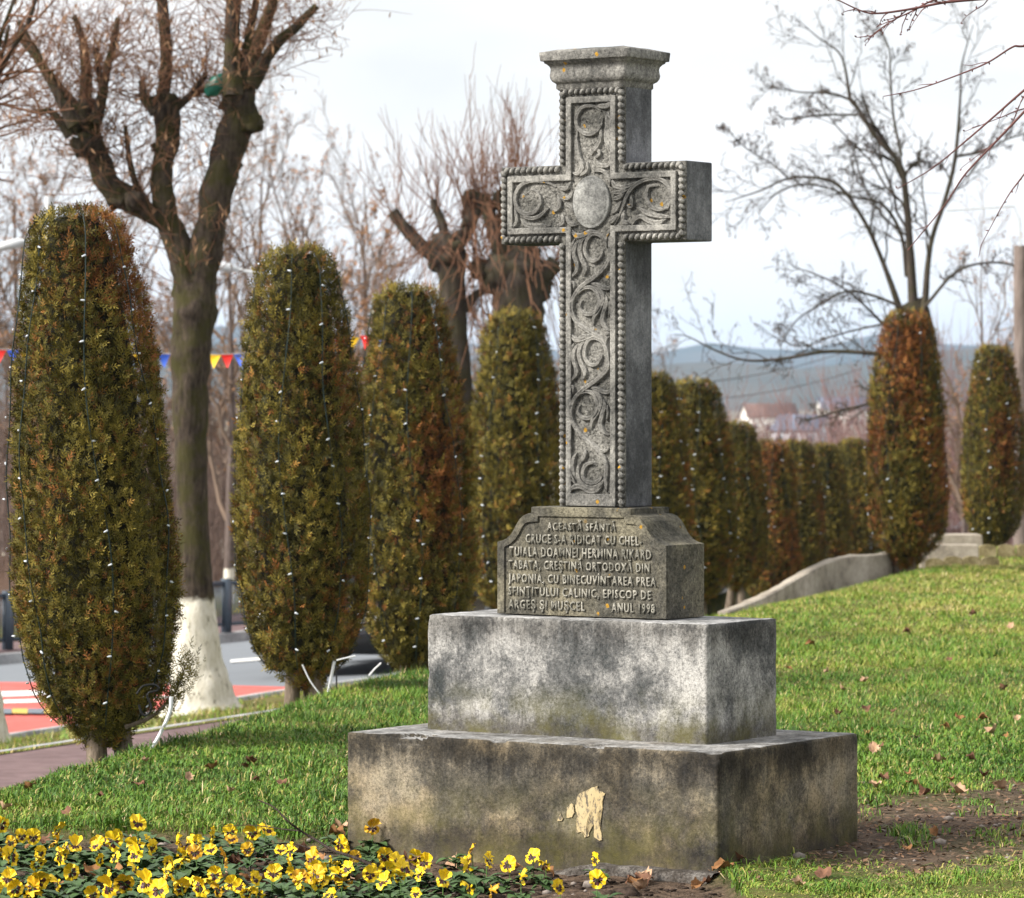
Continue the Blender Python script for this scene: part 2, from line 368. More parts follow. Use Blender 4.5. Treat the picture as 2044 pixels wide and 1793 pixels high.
# ------------------------------------------------------------------ the stone cross
TH = 0.5909067
M0 = Vector((.611-math.cos(TH)*.395, 14.275+math.sin(TH)*.395, 0))
cross = thing('memorial_cross', 'tall weathered grey stone cross carved with scrolls on an inscribed plinth and two steps', 'stone cross', M0, -TH)
STONE_C = stone('cross_stone', (.065, .065, .061), (.165, .16, .148), (.32, .31, .285), 4.5, lichen=.13, speck=.5, bump=.9, streak=.25, bias=.01)
STONE_P = stone('plinth_stone', (.04, .039, .032), (.095, .089, .072), (.21, .195, .16), 5, lichen=.10, speck=.55, bump=1.0, streak=.2, warm=(1.0, .97, .82))
STONE_2 = stone('upper_step_stone', (.040, .045, .046), (.135, .135, .133), (.41, .40, .38), 2.6, algae=(.38, .60, .8), speck=.5, bump=.6, streak=.2, bias=.015, bands=[(.80, .09, .8), (.42, .07, .8)], toplight=.7)
STONE_1 = stone('lower_step_stone', (.037, .035, .032), (.108, .097, .079), (.31, .265, .195), 2.6, algae=(-.02, .30, .62), speck=.5, bump=.6, streak=.25, warm=(1.04, .95, .80), bands=[(.37, .10, .85), (.02, .09, .8)], toplight=.55)
STONE_S = stone('smooth_cement', (.06, .062, .066), (.125, .128, .135), (.24, .244, .255), 2.5, speck=.25, bump=.3, streak=.45)  # smoother cement of the cross sides, its colour darkened to deepen their shade

def rough_box(name, a, b, mat, res=.014, r=.007, jit=.0022, chips=(), parent=cross):
    a = np.array(a); b = np.array(b); L = b-a; n = np.maximum(2, np.round(L/res)).astype(int)
    mb = MB()
    for ax in range(3):
        o1, o2 = (ax+1) % 3, (ax+2) % 3
        for side in (0, 1):
            if ax == 2 and side == 0: continue
            t1 = np.linspace(0, 1, n[o1]+1); t2 = np.linspace(0, 1, n[o2]+1)
            U_, W_ = np.meshgrid(t1, t2, indexing='ij'); P = np.zeros(U_.shape+(3,))
            P[..., o1] = a[o1]+U_*L[o1]; P[..., o2] = a[o2]+W_*L[o2]; P[..., ax] = b[ax] if side else a[ax]
            m1, m2 = U_.shape; i, j = np.meshgrid(np.arange(m1-1), np.arange(m2-1), indexing='ij')
            q = [i*m2+j, (i+1)*m2+j, (i+1)*m2+j+1, i*m2+j+1]
            if not side: q = q[::-1]
            mb.add(P.reshape(-1, 3), np.stack(q, -1).reshape(-1, 4))
    V = np.concatenate(mb.V); F = np.concatenate(mb.F4)
    # weld
    key = np.round(V*1e5).astype(np.int64); _, first, inv = np.unique(key, axis=0, return_index=True, return_inverse=True)
    V = V[first]; F = inv.reshape(-1)[F]
    inn = np.clip(V, a+r, b-r); inn[:, 2] = np.minimum(np.maximum(V[:, 2], a[2]), b[2]-r); d = V-inn; l = np.linalg.norm(d, axis=1, keepdims=True)
    nn = d/np.maximum(l, 1e-9); edge = (l[:, 0] > r*1.05)
    V = np.where(l > 0, inn+nn*r, V)
    f = np.array([mnoise.noise(Vector(p)*9)*.6+mnoise.noise(Vector(p)*30)*.4 for p in V])
    g = np.array([mnoise.noise(Vector(p)*22+Vector((7, 3, 1))) for p in V])
    V = V+nn*(f*jit)[:, None]
    ch = np.where(edge, np.clip(g-.18, 0, 1)*.013, 0); V = V-nn*ch[:, None]
    for (c, rad, dep) in chips:
        dd = np.linalg.norm((V-np.array(c))/np.array(rad), axis=1); hf = np.array([mnoise.noise(Vector(p)*70) for p in V]); w = np.where(dd+.45*g+.35*hf < 1, .75+.5*hf, 0)
        V[:, 1] += w*dep; V[:, 2] -= w*dep*.8*(V[:, 2] > b[2]-.06)
    return obj(name, mesh_np(name, V, F, mat), parent)
rough_box('lower_step', (-.779, -.422, -.06), (.79, .562, .398), STONE_1, res=.0125, chips=[((-.50, -.422, .398), (.085, .06, .03), .022), ((-.12, -.422, .398), (.03, .04, .018), .012), ((.28, -.422, .398), (.05, .05, .02), .014), ((.77, -.422, .39), (.03, .04, .03), .01)])
rough_box('upper_step', (-.605, -.162, .392), (.59, .321, .819), STONE_2, jit=.003)

def cross_poly(i=0., bot=1.217):
    h, w, t = .142, .397, 2.735
    z0, z1 = 2.172, 2.456
    return [(-h+i, bot), (h-i, bot), (h-i, z0+i), (w-i, z0+i), (w-i, z1-i), (h-i, z1-i), (h-i, t-i), (-h+i, t-i), (-h+i, z1-i), (-w+i, z1-i), (-w+i, z0+i), (-h+i, z0+i)]
def extrude_poly(name, poly, y0, y1, mat, parent, bev=.004, hole=None, sm=False):
    """polygon in x,z extruded from y0 (front) to y1"""
    bm = bmesh.new()
    def ring(pl, y): return [bm.verts.new((x, y, z)) for x, z in pl]
    A = ring(poly, y0); B = ring(poly, y1); n = len(poly)
    if hole is None:
        bm.faces.new(A); bm.faces.new(B[::-1])
    else:
        A2 = ring(hole, y0); B2 = ring(hole, y1)
        for k in range(n):
            j = (k+1) % n
            bm.faces.new((A[k], A[j], A2[j], A2[k])); bm.faces.new((B[k], B2[k], B2[j], B[j])); bm.faces.new((A2[k], A2[j], B2[j], B2[k]))
    for k in range(n):
        j = (k+1) % n; bm.faces.new((A[k], B[k], B[j], A[j]))
    bmesh.ops.recalc_face_normals(bm, faces=bm.faces)
    if bev:
        es = [e for e in bm.edges if len(e.link_faces) == 2 and e.calc_face_angle(0) > .5]
        bmesh.ops.bevel(bm, geom=es, offset=bev, segments=2, affect='EDGES', profile=.6)
    bmesh.ops.triangulate(bm, faces=[f for f in bm.faces if len(f.verts) > 4])
    me = bpy.data.meshes.new(name); bm.to_mesh(me); bm.free(); me.materials.append(mat)
    if sm: me.polygons.foreach_set('use_smooth', np.ones(len(me.polygons), bool))
    return obj(name, me, parent)
PANY = .018; REL = .012
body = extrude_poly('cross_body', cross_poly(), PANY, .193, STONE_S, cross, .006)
# back half of the front relief: a thin slab of the carved stone
STONE_R = stone('stippled_stone', (.06, .06, .055), (.15, .145, .13), (.29, .28, .255), 4.5, lichen=.12, speck=.95, bump=2.2, streak=.15)
slab = extrude_poly('relief_ground', cross_poly(.0015, 1.2185), REL, .03, STONE_R, cross, .003)
frame = extrude_poly('panel_frame', cross_poly(.036, 1.2195), -.001, .0125, STONE_C, cross, .003, hole=cross_poly(.058, 1.264))
# rope moulding round the edges
def rope(p0, p1, name='rope_moulding'):
    p0 = np.array(p0); p1 = np.array(p1); L = np.linalg.norm(p1-p0); n = max(2, int(round(L/.0243))); d = (p1-p0)/L; e = np.array([-d[1], d[0]])
    mb = MB(); 
    th_ = np.linspace(0, np.pi, 6); ph = np.linspace(0, 2*np.pi, 9)[:-1]
    S = np.array([(math.sin(t)*math.cos(q), math.sin(t)*math.sin(q), math.cos(t)) for t in th_ for q in ph])
    i, j = np.meshgrid(np.arange(5), np.arange(8), indexing='ij'); F = np.stack([i*8+j, i*8+(j+1) % 8, (i+1)*8+(j+1) % 8, (i+1)*8+j], -1).reshape(-1, 4)
    a = math.radians(38)
    for k in range(n):
        c = p0+d*L*(k+.5)/n; q = 1+random.uniform(-.06, .06)
        lx = S[:, 0]*.0150*q; lz = S[:, 2]*.0098*q
        along = lx*math.sin(a)+lz*math.cos(a); across = lx*math.cos(a)-lz*math.sin(a)
        V = np.stack([c[0]+d[0]*along+e[0]*across, .008+S[:, 1]*.0125, c[1]+d[1]*along+e[1]*across], -1)
        mb.add(V, F)
    return obj(name, mb.mesh(name, STONE_C, True), cross)
h_, w_, g_ = .142-.0155, .397-.0155, .0155
for sx in (-1, 1):
    rope((sx*h_, 1.222), (sx*h_, 2.172)); rope((sx*(h_+.008), 2.172+g_), (sx*w_, 2.172+g_)); rope((sx*w_, 2.185), (sx*w_, 2.443))
    rope((sx*(h_+.008), 2.456-g_), (sx*w_, 2.456-g_)); rope((sx*h_, 2.456), (sx*h_, 2.722))
rope((-.125, 2.735-g_), (.125, 2.735-g_))

# scroll carving, traced on the face of the cross
_u = np.array([-math.cos(TH), math.sin(TH)]); _v = np.array([math.sin(TH), math.cos(TH)]); _C = np.array([.611, 14.275])
def face_xz(sx, sy):
    d = np.array([(sx-1947.5)/15272.5, 1.0]); t = (_C@_v)/(d@_v); Q = d*t
    return (.395-float((Q-_C)@_u), 1.6-(sy-1524.4)/15272.5*t)
Z1 = lambda x, y: face_xz(1860+x/2.0844, 140+y/2.0844)
Z2 = lambda x, y: face_xz(2060+x/3.26, 850+y/3.26)
Z3 = lambda x, y: face_xz(2060+x/2.94, 1350+y/2.94)
def ribbon(pts, w, name='scroll_carving', hgt=.0128, taper=(.25, .25), groove=True):
    P = smooth_line(pts, per=5); n = len(P); T = np.gradient(P, axis=0); T /= np.linalg.norm(T, axis=1, keepdims=True)+1e-9
    N = np.stack([-T[:, 1], T[:, 0]], -1); t = np.linspace(0, 1, n)
    ww = w*np.minimum(1, np.minimum(.25+t/max(taper[0], 1e-3)*.75, .25+(1-t)/max(taper[1], 1e-3)*.75))
    hh = hgt*np.minimum(1, np.minimum(.45+t*4, .45+(1-t)*4))
    off = np.array([-.56, -.44, -.22, 0, .22, .44, .56]); pr = np.array([-.5, .72, 1, .38 if groove else 1.05, 1, .72, -.5])
    V = np.stack([P[:, 0][:, None]+N[:, 0][:, None]*off*ww[:, None], REL-pr*hh[:, None], P[:, 1][:, None]+N[:, 1][:, None]*off*ww[:, None]], -1)
    m = len(off); i, j = np.meshgrid(np.arange(n-1), np.arange(m-1), indexing='ij')
    F = np.stack([i*m+j, i*m+j+1, (i+1)*m+j+1, (i+1)*m+j], -1).reshape(-1, 4)
    return obj(name, mesh_np(name, V.reshape(-1, 3), F, STONE_C), cross)
R2 = lambda L, dx=0, dy=0: [(lambda q: q)(face_xz(2060+x/3.26+dx, 850+y/3.26+dy)) for x, y in L]
R3 = lambda L: [Z3(x, y) for x, y in L]
R1 = lambda L: [Z1(x, y) for x, y in L]
# the long undulating stem
stem = R2([(838,120),(832,210),(840,330),(815,470),(750,575),(650,665),(550,735),(465,805),(400,900),(365,1000),(372,1110),(425,1215),(520,1300),(640,1375),(735,1445),(795,1560),(815,1690)])
stem += R3([(738,140),(690,210),(600,290),(480,375),(405,440),(345,530),(318,630),(335,730),(400,850),(520,975),(630,1070),(695,1170),(715,1270),(705,1400),(712,1530)])
ribbon(stem, .0185, 'stem_carving', .015, (.02, .02))
for dx, dy in ((0, 0), (-3, 396)):
    A = lambda L: R2(L, dx, dy)
    ribbon(A([(790,300),(775,200),(690,135),(610,140),(555,210),(530,320),(555,410),(620,465),(690,450),(735,390),(745,330)]), .0165, taper=(.1, .3))
    ribbon(A([(560,150),(490,220),(465,330),(490,440),(530,520),(540,580),(505,650)]), .020, 'leaf_carving')
    ribbon(A([(480,180),(415,270),(395,390),(430,500),(425,590),(335,690)]), .020, 'leaf_carving')
    ribbon(A([(400,190),(365,290),(352,420)]), .012, 'leaf_carving')
    ribbon(A([(690,110),(600,105),(500,145),(420,150),(350,70)]), .022, 'leaf_carving')
    ribbon(A([(590,740),(680,760),(770,800),(840,795),(850,740)]), .017, 'leaf_carving')
    ribbon(A([(345,780),(350,735),(385,730),(395,770),(388,830)]), .011, 'leaf_carving')
    ribbon(A([(800,250),(800,160),(835,110)]), .010, 'leaf_carving')
for dx, dy in ((0, 0), (-8, 396)):
    A = lambda L: R2(L, dx, dy)
    ribbon(A([(410,960),(430,870),(510,805),(600,795),(675,850),(708,950),(690,1050),(620,1120),(530,1120),(470,1060),(475,985),(500,955)]), .0165, taper=(.1, .3))
    ribbon(A([(640,770),(720,830),(755,930),(715,1050),(650,1150),(625,1265)]), .020, 'leaf_carving')
    ribbon(A([(770,880),(800,970),(765,1100),(745,1200),(785,1290),(845,1335)]), .020, 'leaf_carving')
    ribbon(A([(830,960),(838,1060),(825,1160)]), .011, 'leaf_carving')
    ribbon(A([(640,1400),(520,1400),(430,1440),(350,1390)]) if dy == 0 else R3([(480,1060),(475,1130),(430,1200)]), .018, 'leaf_carving')
    ribbon(A([(790,1400),(800,1360),(840,1370)]) if dy == 0 else R3([(610,1045),(690,1080),(745,1050)]), .012, 'leaf_carving')
ribbon(R3([(605,1240),(570,1210),(500,1225),(455,1300),(465,1385),(530,1430),(610,1420),(665,1360)]), .017, taper=(.3, .1))
ribbon(R3([(430,1190),(400,1270),(410,1390),(480,1470),(580,1485),(660,1440),(700,1360)]), .018)
ribbon(R3([(320,1050),(300,1150),(292,1250),(315,1350),(370,1450)]), .022, 'leaf_carving')
ribbon(R3([(380,1090),(345,1180),(345,1290),(380,1390)]), .016, 'leaf_carving')
ribbon(R3([(285,1545),(345,1485),(430,1470),(520,1520),(610,1515),(675,1440)]), .022, 'leaf_carving')
# upper panel
ribbon(R1([(880,590),(820,550),(735,560),(690,630),(695,710),(750,765),(820,765),(880,710),(890,640)]), .0165)
ribbon(R1([(930,590),(945,690),(935,800),(965,910)]), .034, 'leaf_carving'); ribbon(R1([(850,545),(920,550),(975,520)]), .022, 'leaf_carving')
ribbon(R1([(690,740),(690,860),(710,960),(735,1030),(700,1085),(650,1075)]), .020, 'stem_carving')
ribbon(R1([(880,720),(880,800),(850,870),(800,940)]), .018, 'leaf_carving'); ribbon(R1([(845,880),(872,925),(835,965)]), .014, 'leaf_carving')
ribbon(R1([(965,950),(950,1010),(890,1022),(840,985)]), .018, 'leaf_carving'); ribbon(R1([(770,990),(770,1060),(710,1105)]), .015, 'leaf_carving')
ribbon(R1([(820,1070),(890,1060),(950,1120),(945,1180)]), .016, 'leaf_carving')
# arms
ribbon(R1([(520,1190),(450,1150),(350,1140),(260,1170),(205,1250),(215,1350),(280,1405),(360,1385),(405,1310),(380,1235),(320,1205)]), .0175, taper=(.15, .3))
ribbon(R1([(240,1440),(300,1495),(390,1500),(480,1500)]), .020, 'leaf_carving'); ribbon(R1([(465,1355),(400,1420),(330,1440),(250,1420)]), .017, 'leaf_carving')
ribbon(R1([(170,1525),(215,1460),(195,1350)]), .016, 'leaf_carving')
for L in ([(540,1185),(600,1205),(640,1150)], [(570,1280),(630,1275),(655,1225)], [(535,1255),(555,1340),(505,1390)], [(570,1400),(582,1470),(515,1510)], [(590,1320),(640,1345),(665,1400)], [(600,1420),(640,1480),(690,1495)]):
    ribbon(R1(L), .018, 'leaf_carving')
ribbon(R1([(985,1490),(1045,1380),(1085,1270),(1150,1180),(1250,1130),(1350,1130),(1420,1190),(1440,1290),(1400,1370)]), .0175)
ribbon(R1([(1330,1180),(1260,1190),(1245,1270),(1280,1345),(1350,1370),(1420,1350)]), .017)
for L in ([(1180,1145),(1080,1190),(1000,1185),(960,1120)], [(1140,1180),(1050,1225),(970,1240)], [(1120,1250),(1125,1340),(1085,1330)], [(1065,1370),(1060,1460),(1115,1485)], [(1120,1495),(1190,1425),(1270,1465),(1350,1470),(1405,1430)], [(1175,1350),(1250,1400),(1340,1420),(1440,1430)], [(960,1400),(1000,1370),(1040,1300)], [(945,1480),(985,1450),(1020,1400)], [(970,1290),(1030,1270),(1070,1230)]):
    ribbon(R1(L), .019, 'leaf_carving')
# oval medallion
mb = MB(); cxm, czm = face_xz(1860+805/2.0844, 140+1310/2.0844); a = np.linspace(0, 2*np.pi, 41)[:-1]
rings = [(1.0, .001), (1.0, -.008), (.95, -.0115), (.88, -.0095), (.86, -.0115), (.6, -.0155), (.3, -.018), (.01, -.0188)]
V = np.array([[(cxm+r*.079*math.cos(q), REL+y, czm+r*.096*math.sin(q)) for q in a] for r, y in rings])
i, j = np.meshgrid(np.arange(len(rings)-1), np.arange(40), indexing='ij'); F = np.stack([i*40+j, i*40+(j+1) % 40, (i+1)*40+(j+1) % 40, (i+1)*40+j], -1).reshape(-1, 4)
mb.add(V.reshape(-1, 3), F[:, ::-1]); obj('medallion', mb.mesh('medallion', stone('medallion_stone', (.11, .11, .106), (.21, .21, .20), (.31, .31, .295), 8, speck=.4, lichen=.05, streak=.2), True), cross)
# moulded cap
prof = [(-.004, 2.725), (.003, 2.732), (.003, 2.749), (.006, 2.751), (.014, 2.757), (.019, 2.767), (.021, 2.779), (.019, 2.790), (.018, 2.803), (.021, 2.812), (.028, 2.820), (.035, 2.824), (.036, 2.8295), (.045, 2.831), (.046, 2.834), (.0485, 2.861), (.047, 2.8635), (.0, 2.875), (-.11, 2.881)]
V = []; hx, yc, hy = .142, .0965, .0965
NS = 12
for o, z in prof:
    X, Y = hx+o, hy+o; rr = []
    for k in range(4):
        c0 = [(-X, -Y), (X, -Y), (X, Y), (-X, Y)][k]; c1 = [(X, -Y), (X, Y), (-X, Y), (-X, -Y)][k]
        for q in range(NS): t = q/NS; x = c0[0]*(1-t)+c1[0]*t; y = c0[1]*(1-t)+c1[1]*t; rr.append((x, yc+y, z))
    V.append(rr)
V = np.array(V); m = 4*NS; i, j = np.meshgrid(np.arange(len(prof)-1), np.arange(m), indexing='ij')
F = np.stack([i*m+j, i*m+(j+1) % m, (i+1)*m+(j+1) % m, (i+1)*m+j], -1).reshape(-1, 4)
Vf = V.reshape(-1, 3); Vf = Vf+np.array([(mnoise.noise(Vector(p)*25)*.0016, mnoise.noise(Vector(p)*25+Vector((5, 5, 5)))*.0016, mnoise.noise(Vector(p)*18+Vector((9, 1, 2)))*.0014) for p in Vf])
obj('moulded_cap', mesh_np('moulded_cap', Vf, F, STONE_C, False), cross)
# plinth
hp = [(.364, .822), (.364, 1.086), (.345, 1.090), (.325, 1.098), (.306, 1.113), (.292, 1.131), (.281, 1.150), (.268, 1.169), (.250, 1.184), (.232, 1.191), (.215, 1.1925), (.215, 1.2155)]
PX = -.015
poly = [(PX+x, z) for x, z in hp]+[(PX-x, z) for x, z in hp[::-1]]
plinth = extrude_poly('plinth', poly, -.0355, .2175, STONE_P, cross, .004)
i_ = .032
hi = [(.364-i_, .826), (.364-i_, 1.066), (.328, 1.068), (.305, 1.078), (.285, 1.094), (.268, 1.115), (.256, 1.136), (.243, 1.152), (.228, 1.158), (.205, 1.160), (.185, 1.161), (.185, 1.181)]
ho = [(x-.0015, min(z-.0012, 1.214) if z > .9 else .8235) for x, z in hp]
extrude_poly('plinth_frame', [(PX+x, z) for x, z in ho]+[(PX-x, z) for x, z in ho[::-1]], -.0425, -.030, STONE_P, plinth, .0018, hole=[(PX+x, z) for x, z in hi]+[(PX-x, z) for x, z in hi[::-1]])
# raised lettering
LET = stone('lettering_stone', (.15, .145, .12), (.27, .26, .22), (.38, .36, .31), 9, lichen=.05, speck=.5, bump=.7, streak=.15)
def text_line(txt, s0, s1, zb, zt, parent):
    cu = bpy.data.curves.new('inscription_line', 'FONT'); cu.body = txt; cu.size = 1; cu.extrude = .0; cu.offset = .020; cu.space_character = 1.2; cu.resolution_u = 2
    o = bpy.data.objects.new('tmp', cu); COL.objects.link(o); bpy.context.view_layer.update()
    me = bpy.data.meshes.new_from_object(o.evaluated_get(bpy.context.evaluated_depsgraph_get()))
    COL.objects.unlink(o); bpy.data.objects.remove(o)
    bm = bmesh.new(); bm.from_mesh(me); bmesh.ops.remove_doubles(bm, verts=bm.verts, dist=1e-4)
    r = bmesh.ops.extrude_face_region(bm, geom=list(bm.faces))
    for v in [g for g in r['geom'] if isinstance(g, bmesh.types.BMVert)]: v.co.z += 1
    xs = [v.co.x for v in bm.verts]; x0, x1 = min(xs), max(xs); cap = .73
    xa, xb = .349-s0, .349-s1
    for v in bm.verts:
        x = xa+(v.co.x-x0)/(x1-x0)*(xb-xa); z = zb+v.co.y/cap*(zt-zb); d = v.co.z
        jx = mnoise.noise(Vector((x*90, z*90, 0)))*.0009; jz = mnoise.noise(Vector((x*90, z*90, 5)))*.0009
        v.co = Vector((x+jx, -.0345-d*.0062, z+jz))
    bmesh.ops.recalc_face_normals(bm, faces=bm.faces)
    bm.to_mesh(me); bm.free(); me.materials.clear(); me.materials.append(LET)
    return obj('inscription_line', me, parent)
for t, s0, s1, zb, zt in [('ACEASTĂ SFÂNTĂ', .510, .215, 1.131, 1.160), ('CRUCE S-A RIDICAT CU CHEL-', .603, .106, 1.083, 1.117), ('TUIALA DOAMNEI HERMINA RIKARD', .674, .066, 1.034, 1.070),
                          ('TABATA, CREŞTINĂ ORTODOXĂ DIN', .678, .073, .988, 1.021), ('JAPONIA, CU BINECUVÎNTAREA PREA', .679, .046, .939, .972), ('SFINŢITULUI CALINIC, EPISCOP DE', .679, .066, .892, .924),
                          ('ARGEŞ ŞI MUŞCEL', .679, .348, .843, .877), ('ANUL 1998', .234, .051, .843, .877)]:
    text_line(t, s0, s1, zb, zt, plinth)
# flaked cream paint on the lower step (Z7 zoom of the front face)
def step_xz(sx, sy):
    Cn = _C+_u*(.395-.79)*1.0-_v*.422
    d = np.array([(sx-1947.5)/15272.5, 1.0]); t = (Cn@_v)/(d@_v); Q = d*t
    return (.79-float((Q-Cn)@_u), 1.6-(sy-1524.4)/15272.5*t)
s = SH('cream_paint_mat', .85, .2); P = s.pos(); n = s.noise(s.scale(P, (1, 1, .45)), 75, 6, .75)
c = s.mix(s.noise(P, 14, 4), (.40, .29, .13), (.50, .42, .26)); s.col(s.mix(s.ramp(n, [(.42, 1.0), (.50, 0.0)]), c, (.13, .112, .085))); s.bump(n, .5, .004); CREAM = s.m
paint = [(1575,190),(1640,160),(1690,140),(1700,170),(1735,185),(1715,230),(1720,270),(1690,300),(1695,350),(1705,400),(1722,468),(1690,460),(1668,445),(1670,380),(1665,330),(1650,290),(1632,330),(1622,390),(1640,380),(1636,440),(1612,450),(1600,410),(1565,420),(1562,380),(1570,320),(1558,270),(1560,220)]
def ragged(poly, amp):
    out = []
    for k in range(len(poly)):
        a, b = np.array(poly[k], float), np.array(poly[(k+1) % len(poly)], float); n = max(2, int(np.linalg.norm(b-a)/9))
        for q in range(n): p = a+(b-a)*q/n+rng.normal(0, amp, 2); out.append(tuple(p))
    return out
def paint_patch(poly):
    P = [step_xz(1200+x/1.572, 2900+y/1.572) for x, y in ragged(poly, 2.2)]
    bm = bmesh.new(); vs_ = [bm.verts.new((x, -.4255, z)) for x, z in P]; vb = [bm.verts.new((x, -.418, z)) for x, z in P]
    bm.faces.new(vs_); n = len(P)
    for k in range(n): bm.faces.new((vs_[k], vs_[(k+1) % n], vb[(k+1) % n], vb[k]))
    bmesh.ops.triangulate(bm, faces=bm.faces[:], ngon_method='EAR_CLIP'); bmesh.ops.recalc_face_normals(bm, faces=bm.faces)
    me = bpy.data.meshes.new('paint_flake'); bm.to_mesh(me); bm.free(); me.materials.append(CREAM); obj('paint_flake', me, cross)
paint_patch(paint); paint_patch([(1505,270),(1540,245),(1550,300),(1535,330),(1505,328)]); paint_patch([(1470,300),(1482,330),(1475,350),(1448,348)])
# crumbling footing under the lower step
mb = MB(); n = 60
FOOT = stone('footing_stone', (.03, .025, .02), (.07, .06, .052), (.16, .148, .135), 14, speck=.6, bump=1.4, streak=.0)
xs = np.linspace(-.72, .80, n); V = []
for k, x in enumerate(xs):
    e = -.49-.02*mnoise.noise(Vector((x*9, 0, 3)))-.012*mnoise.noise(Vector((x*30, 1, 3))); zt = -.09+.082*ss(-.1, .35, x)+.008*mnoise.noise(Vector((x*14, 2, 0)))
    V += [(x, -.40, zt), (x, e+.02, zt), (x, e, zt-.012), (x, e-.012, -.12)]
i, j = np.meshgrid(np.arange(n-1), np.arange(3), indexing='ij'); F = np.stack([i*4+j, i*4+j+1, (i+1)*4+j+1, (i+1)*4+j], -1).reshape(-1, 4)
mb.add(V, F); obj('footing', mb.mesh('footing', FOOT, False), cross)
# ------------------------------------------------------------------ plant and tree tools
def resample(P, m):
    P = np.asarray(P, float); d = np.concatenate([[0], np.cumsum(np.linalg.norm(np.diff(P[:, :3], axis=0), axis=1))]); t = np.linspace(0, d[-1], m)
    return np.stack([np.interp(t, d, P[:, k]) for k in range(P.shape[1])], -1)
def unit(v): return v/(np.linalg.norm(v, axis=-1, keepdims=True)+1e-12)
def grow(P, R, n, lenf, ang, k=4, up=.1, g=None, tmin=.15, rf=.6, bend=.25, abslen=None, rmin=.002):
    """children of every polyline in P (N,m,3)"""
    g = g or rng; N, m, _ = P.shape
    par = np.repeat(np.arange(N), n); t = tmin+(1-tmin)*(np.tile(np.arange(n), N)+g.random(N*n))/n; t = np.clip(t, 0, .999)
    f = t*(m-1); i = f.astype(int); w = (f-i)[:, None]
    p0 = P[par, i]*(1-w)+P[par, i+1]*w; tg = unit(P[par, i+1]-P[par, i]); r0 = R[par, i]*(1-w[:, 0])+R[par, i+1]*w[:, 0]
    L = np.linalg.norm(np.diff(P, axis=1), axis=2).sum(1)[par]
    rnd = g.normal(size=(N*n, 3)); perp = unit(rnd-(rnd*tg).sum(1, keepdims=True)*tg)
    a = ang*(.6+.8*g.random(N*n))[:, None]
    d = unit(tg*np.cos(a)+perp*np.sin(a)+np.array([0, 0, up]))
    ln = (L*lenf if abslen is None else abslen)*(.5+.8*g.random(N*n))*(1-.45*t)
    s_ = np.linspace(0, 1, k)[None, :, None]; b = unit(g.normal(size=(N*n, 3)))*bend+np.array([0, 0, up])
    C = p0[:, None]+ln[:, None, None]*(d[:, None]*s_+b[:, None]*s_*s_*.5)
    if k > 3: C[:, 1:-1] += g.normal(size=(N*n, k-2, 3))*ln[:, None, None]*.025
    rr = np.maximum(r0*rf, rmin)[:, None]*np.linspace(1, .45, k)[None]
    return C, rr
def tri_leaves(c, d, n, ln, wd):
    """diamond leaflets at c, along d, facing n"""
    s_ = unit(np.cross(d, n)); a = c; b = c+d*ln[:, None]*.5+s_*wd[:, None]; e = c+d*ln[:, None]; f = c+d*ln[:, None]*.5-s_*wd[:, None]
    V = np.stack([a, b, e, f], 1).reshape(-1, 3); F = np.arange(len(V)).reshape(-1, 4); return V, F

def bark(name, a, b, moss=None, white=None, sc=18):
    s = SH(name, .95, .1); P = s.pos(); n = s.noise(s.scale(P, (1, 1, .22)), sc, 6, .75); n2 = s.noise(P, 5, 4)
    c = s.ramp(n, [(.32, a), (.66, b)])
    if moss: c = s.mix(s.math('MULTIPLY', s.ramp(n2, [(.42, 0.0), (.62, 1.0)]), .75), c, moss)
    if white is not None:
        z = s.math('ADD', s.sep(P, 'Z'), s.math('MULTIPLY', s.noise(P, 9, 4), .14))
        cr = s.ramp(s.noise(s.scale(P, (1, 1, .3)), 22, 5, .7), [(.32, (.10, .085, .065)), (.42, (.62, .58, .48)), (.7, (.80, .77, .70))])
        c = s.mix(s.ramp(s.math('SUBTRACT', z, white), [(.0, 1.0), (.045, 0.0)]), c, cr)
    s.col(c); s.bump(n, .9, .03); return s.m
BARK_L = bark('lime_bark', (.016, .013, .011), (.105, .080, .062), (.052, .050, .014), -.20, 26)
BARK_D = bark('dark_bark', (.025, .02, .017), (.10, .08, .065), (.06, .055, .03))
TWIG_B = plain('brown_twig_mat', (.19, .095, .055), .9, .3, 6)
TWIG_G = plain('grey_twig_mat', (.15, .115, .10), .9, .3, 3)
TWIG_R = plain('red_twig_mat', (.12, .05, .045), .7, .3, 6)
BRACT = plain('dry_bract_mat', (.27, .155, .085), .9, .35, 4)
POD = plain('seed_pod_mat', (.085, .06, .05), .9, .35, 5)

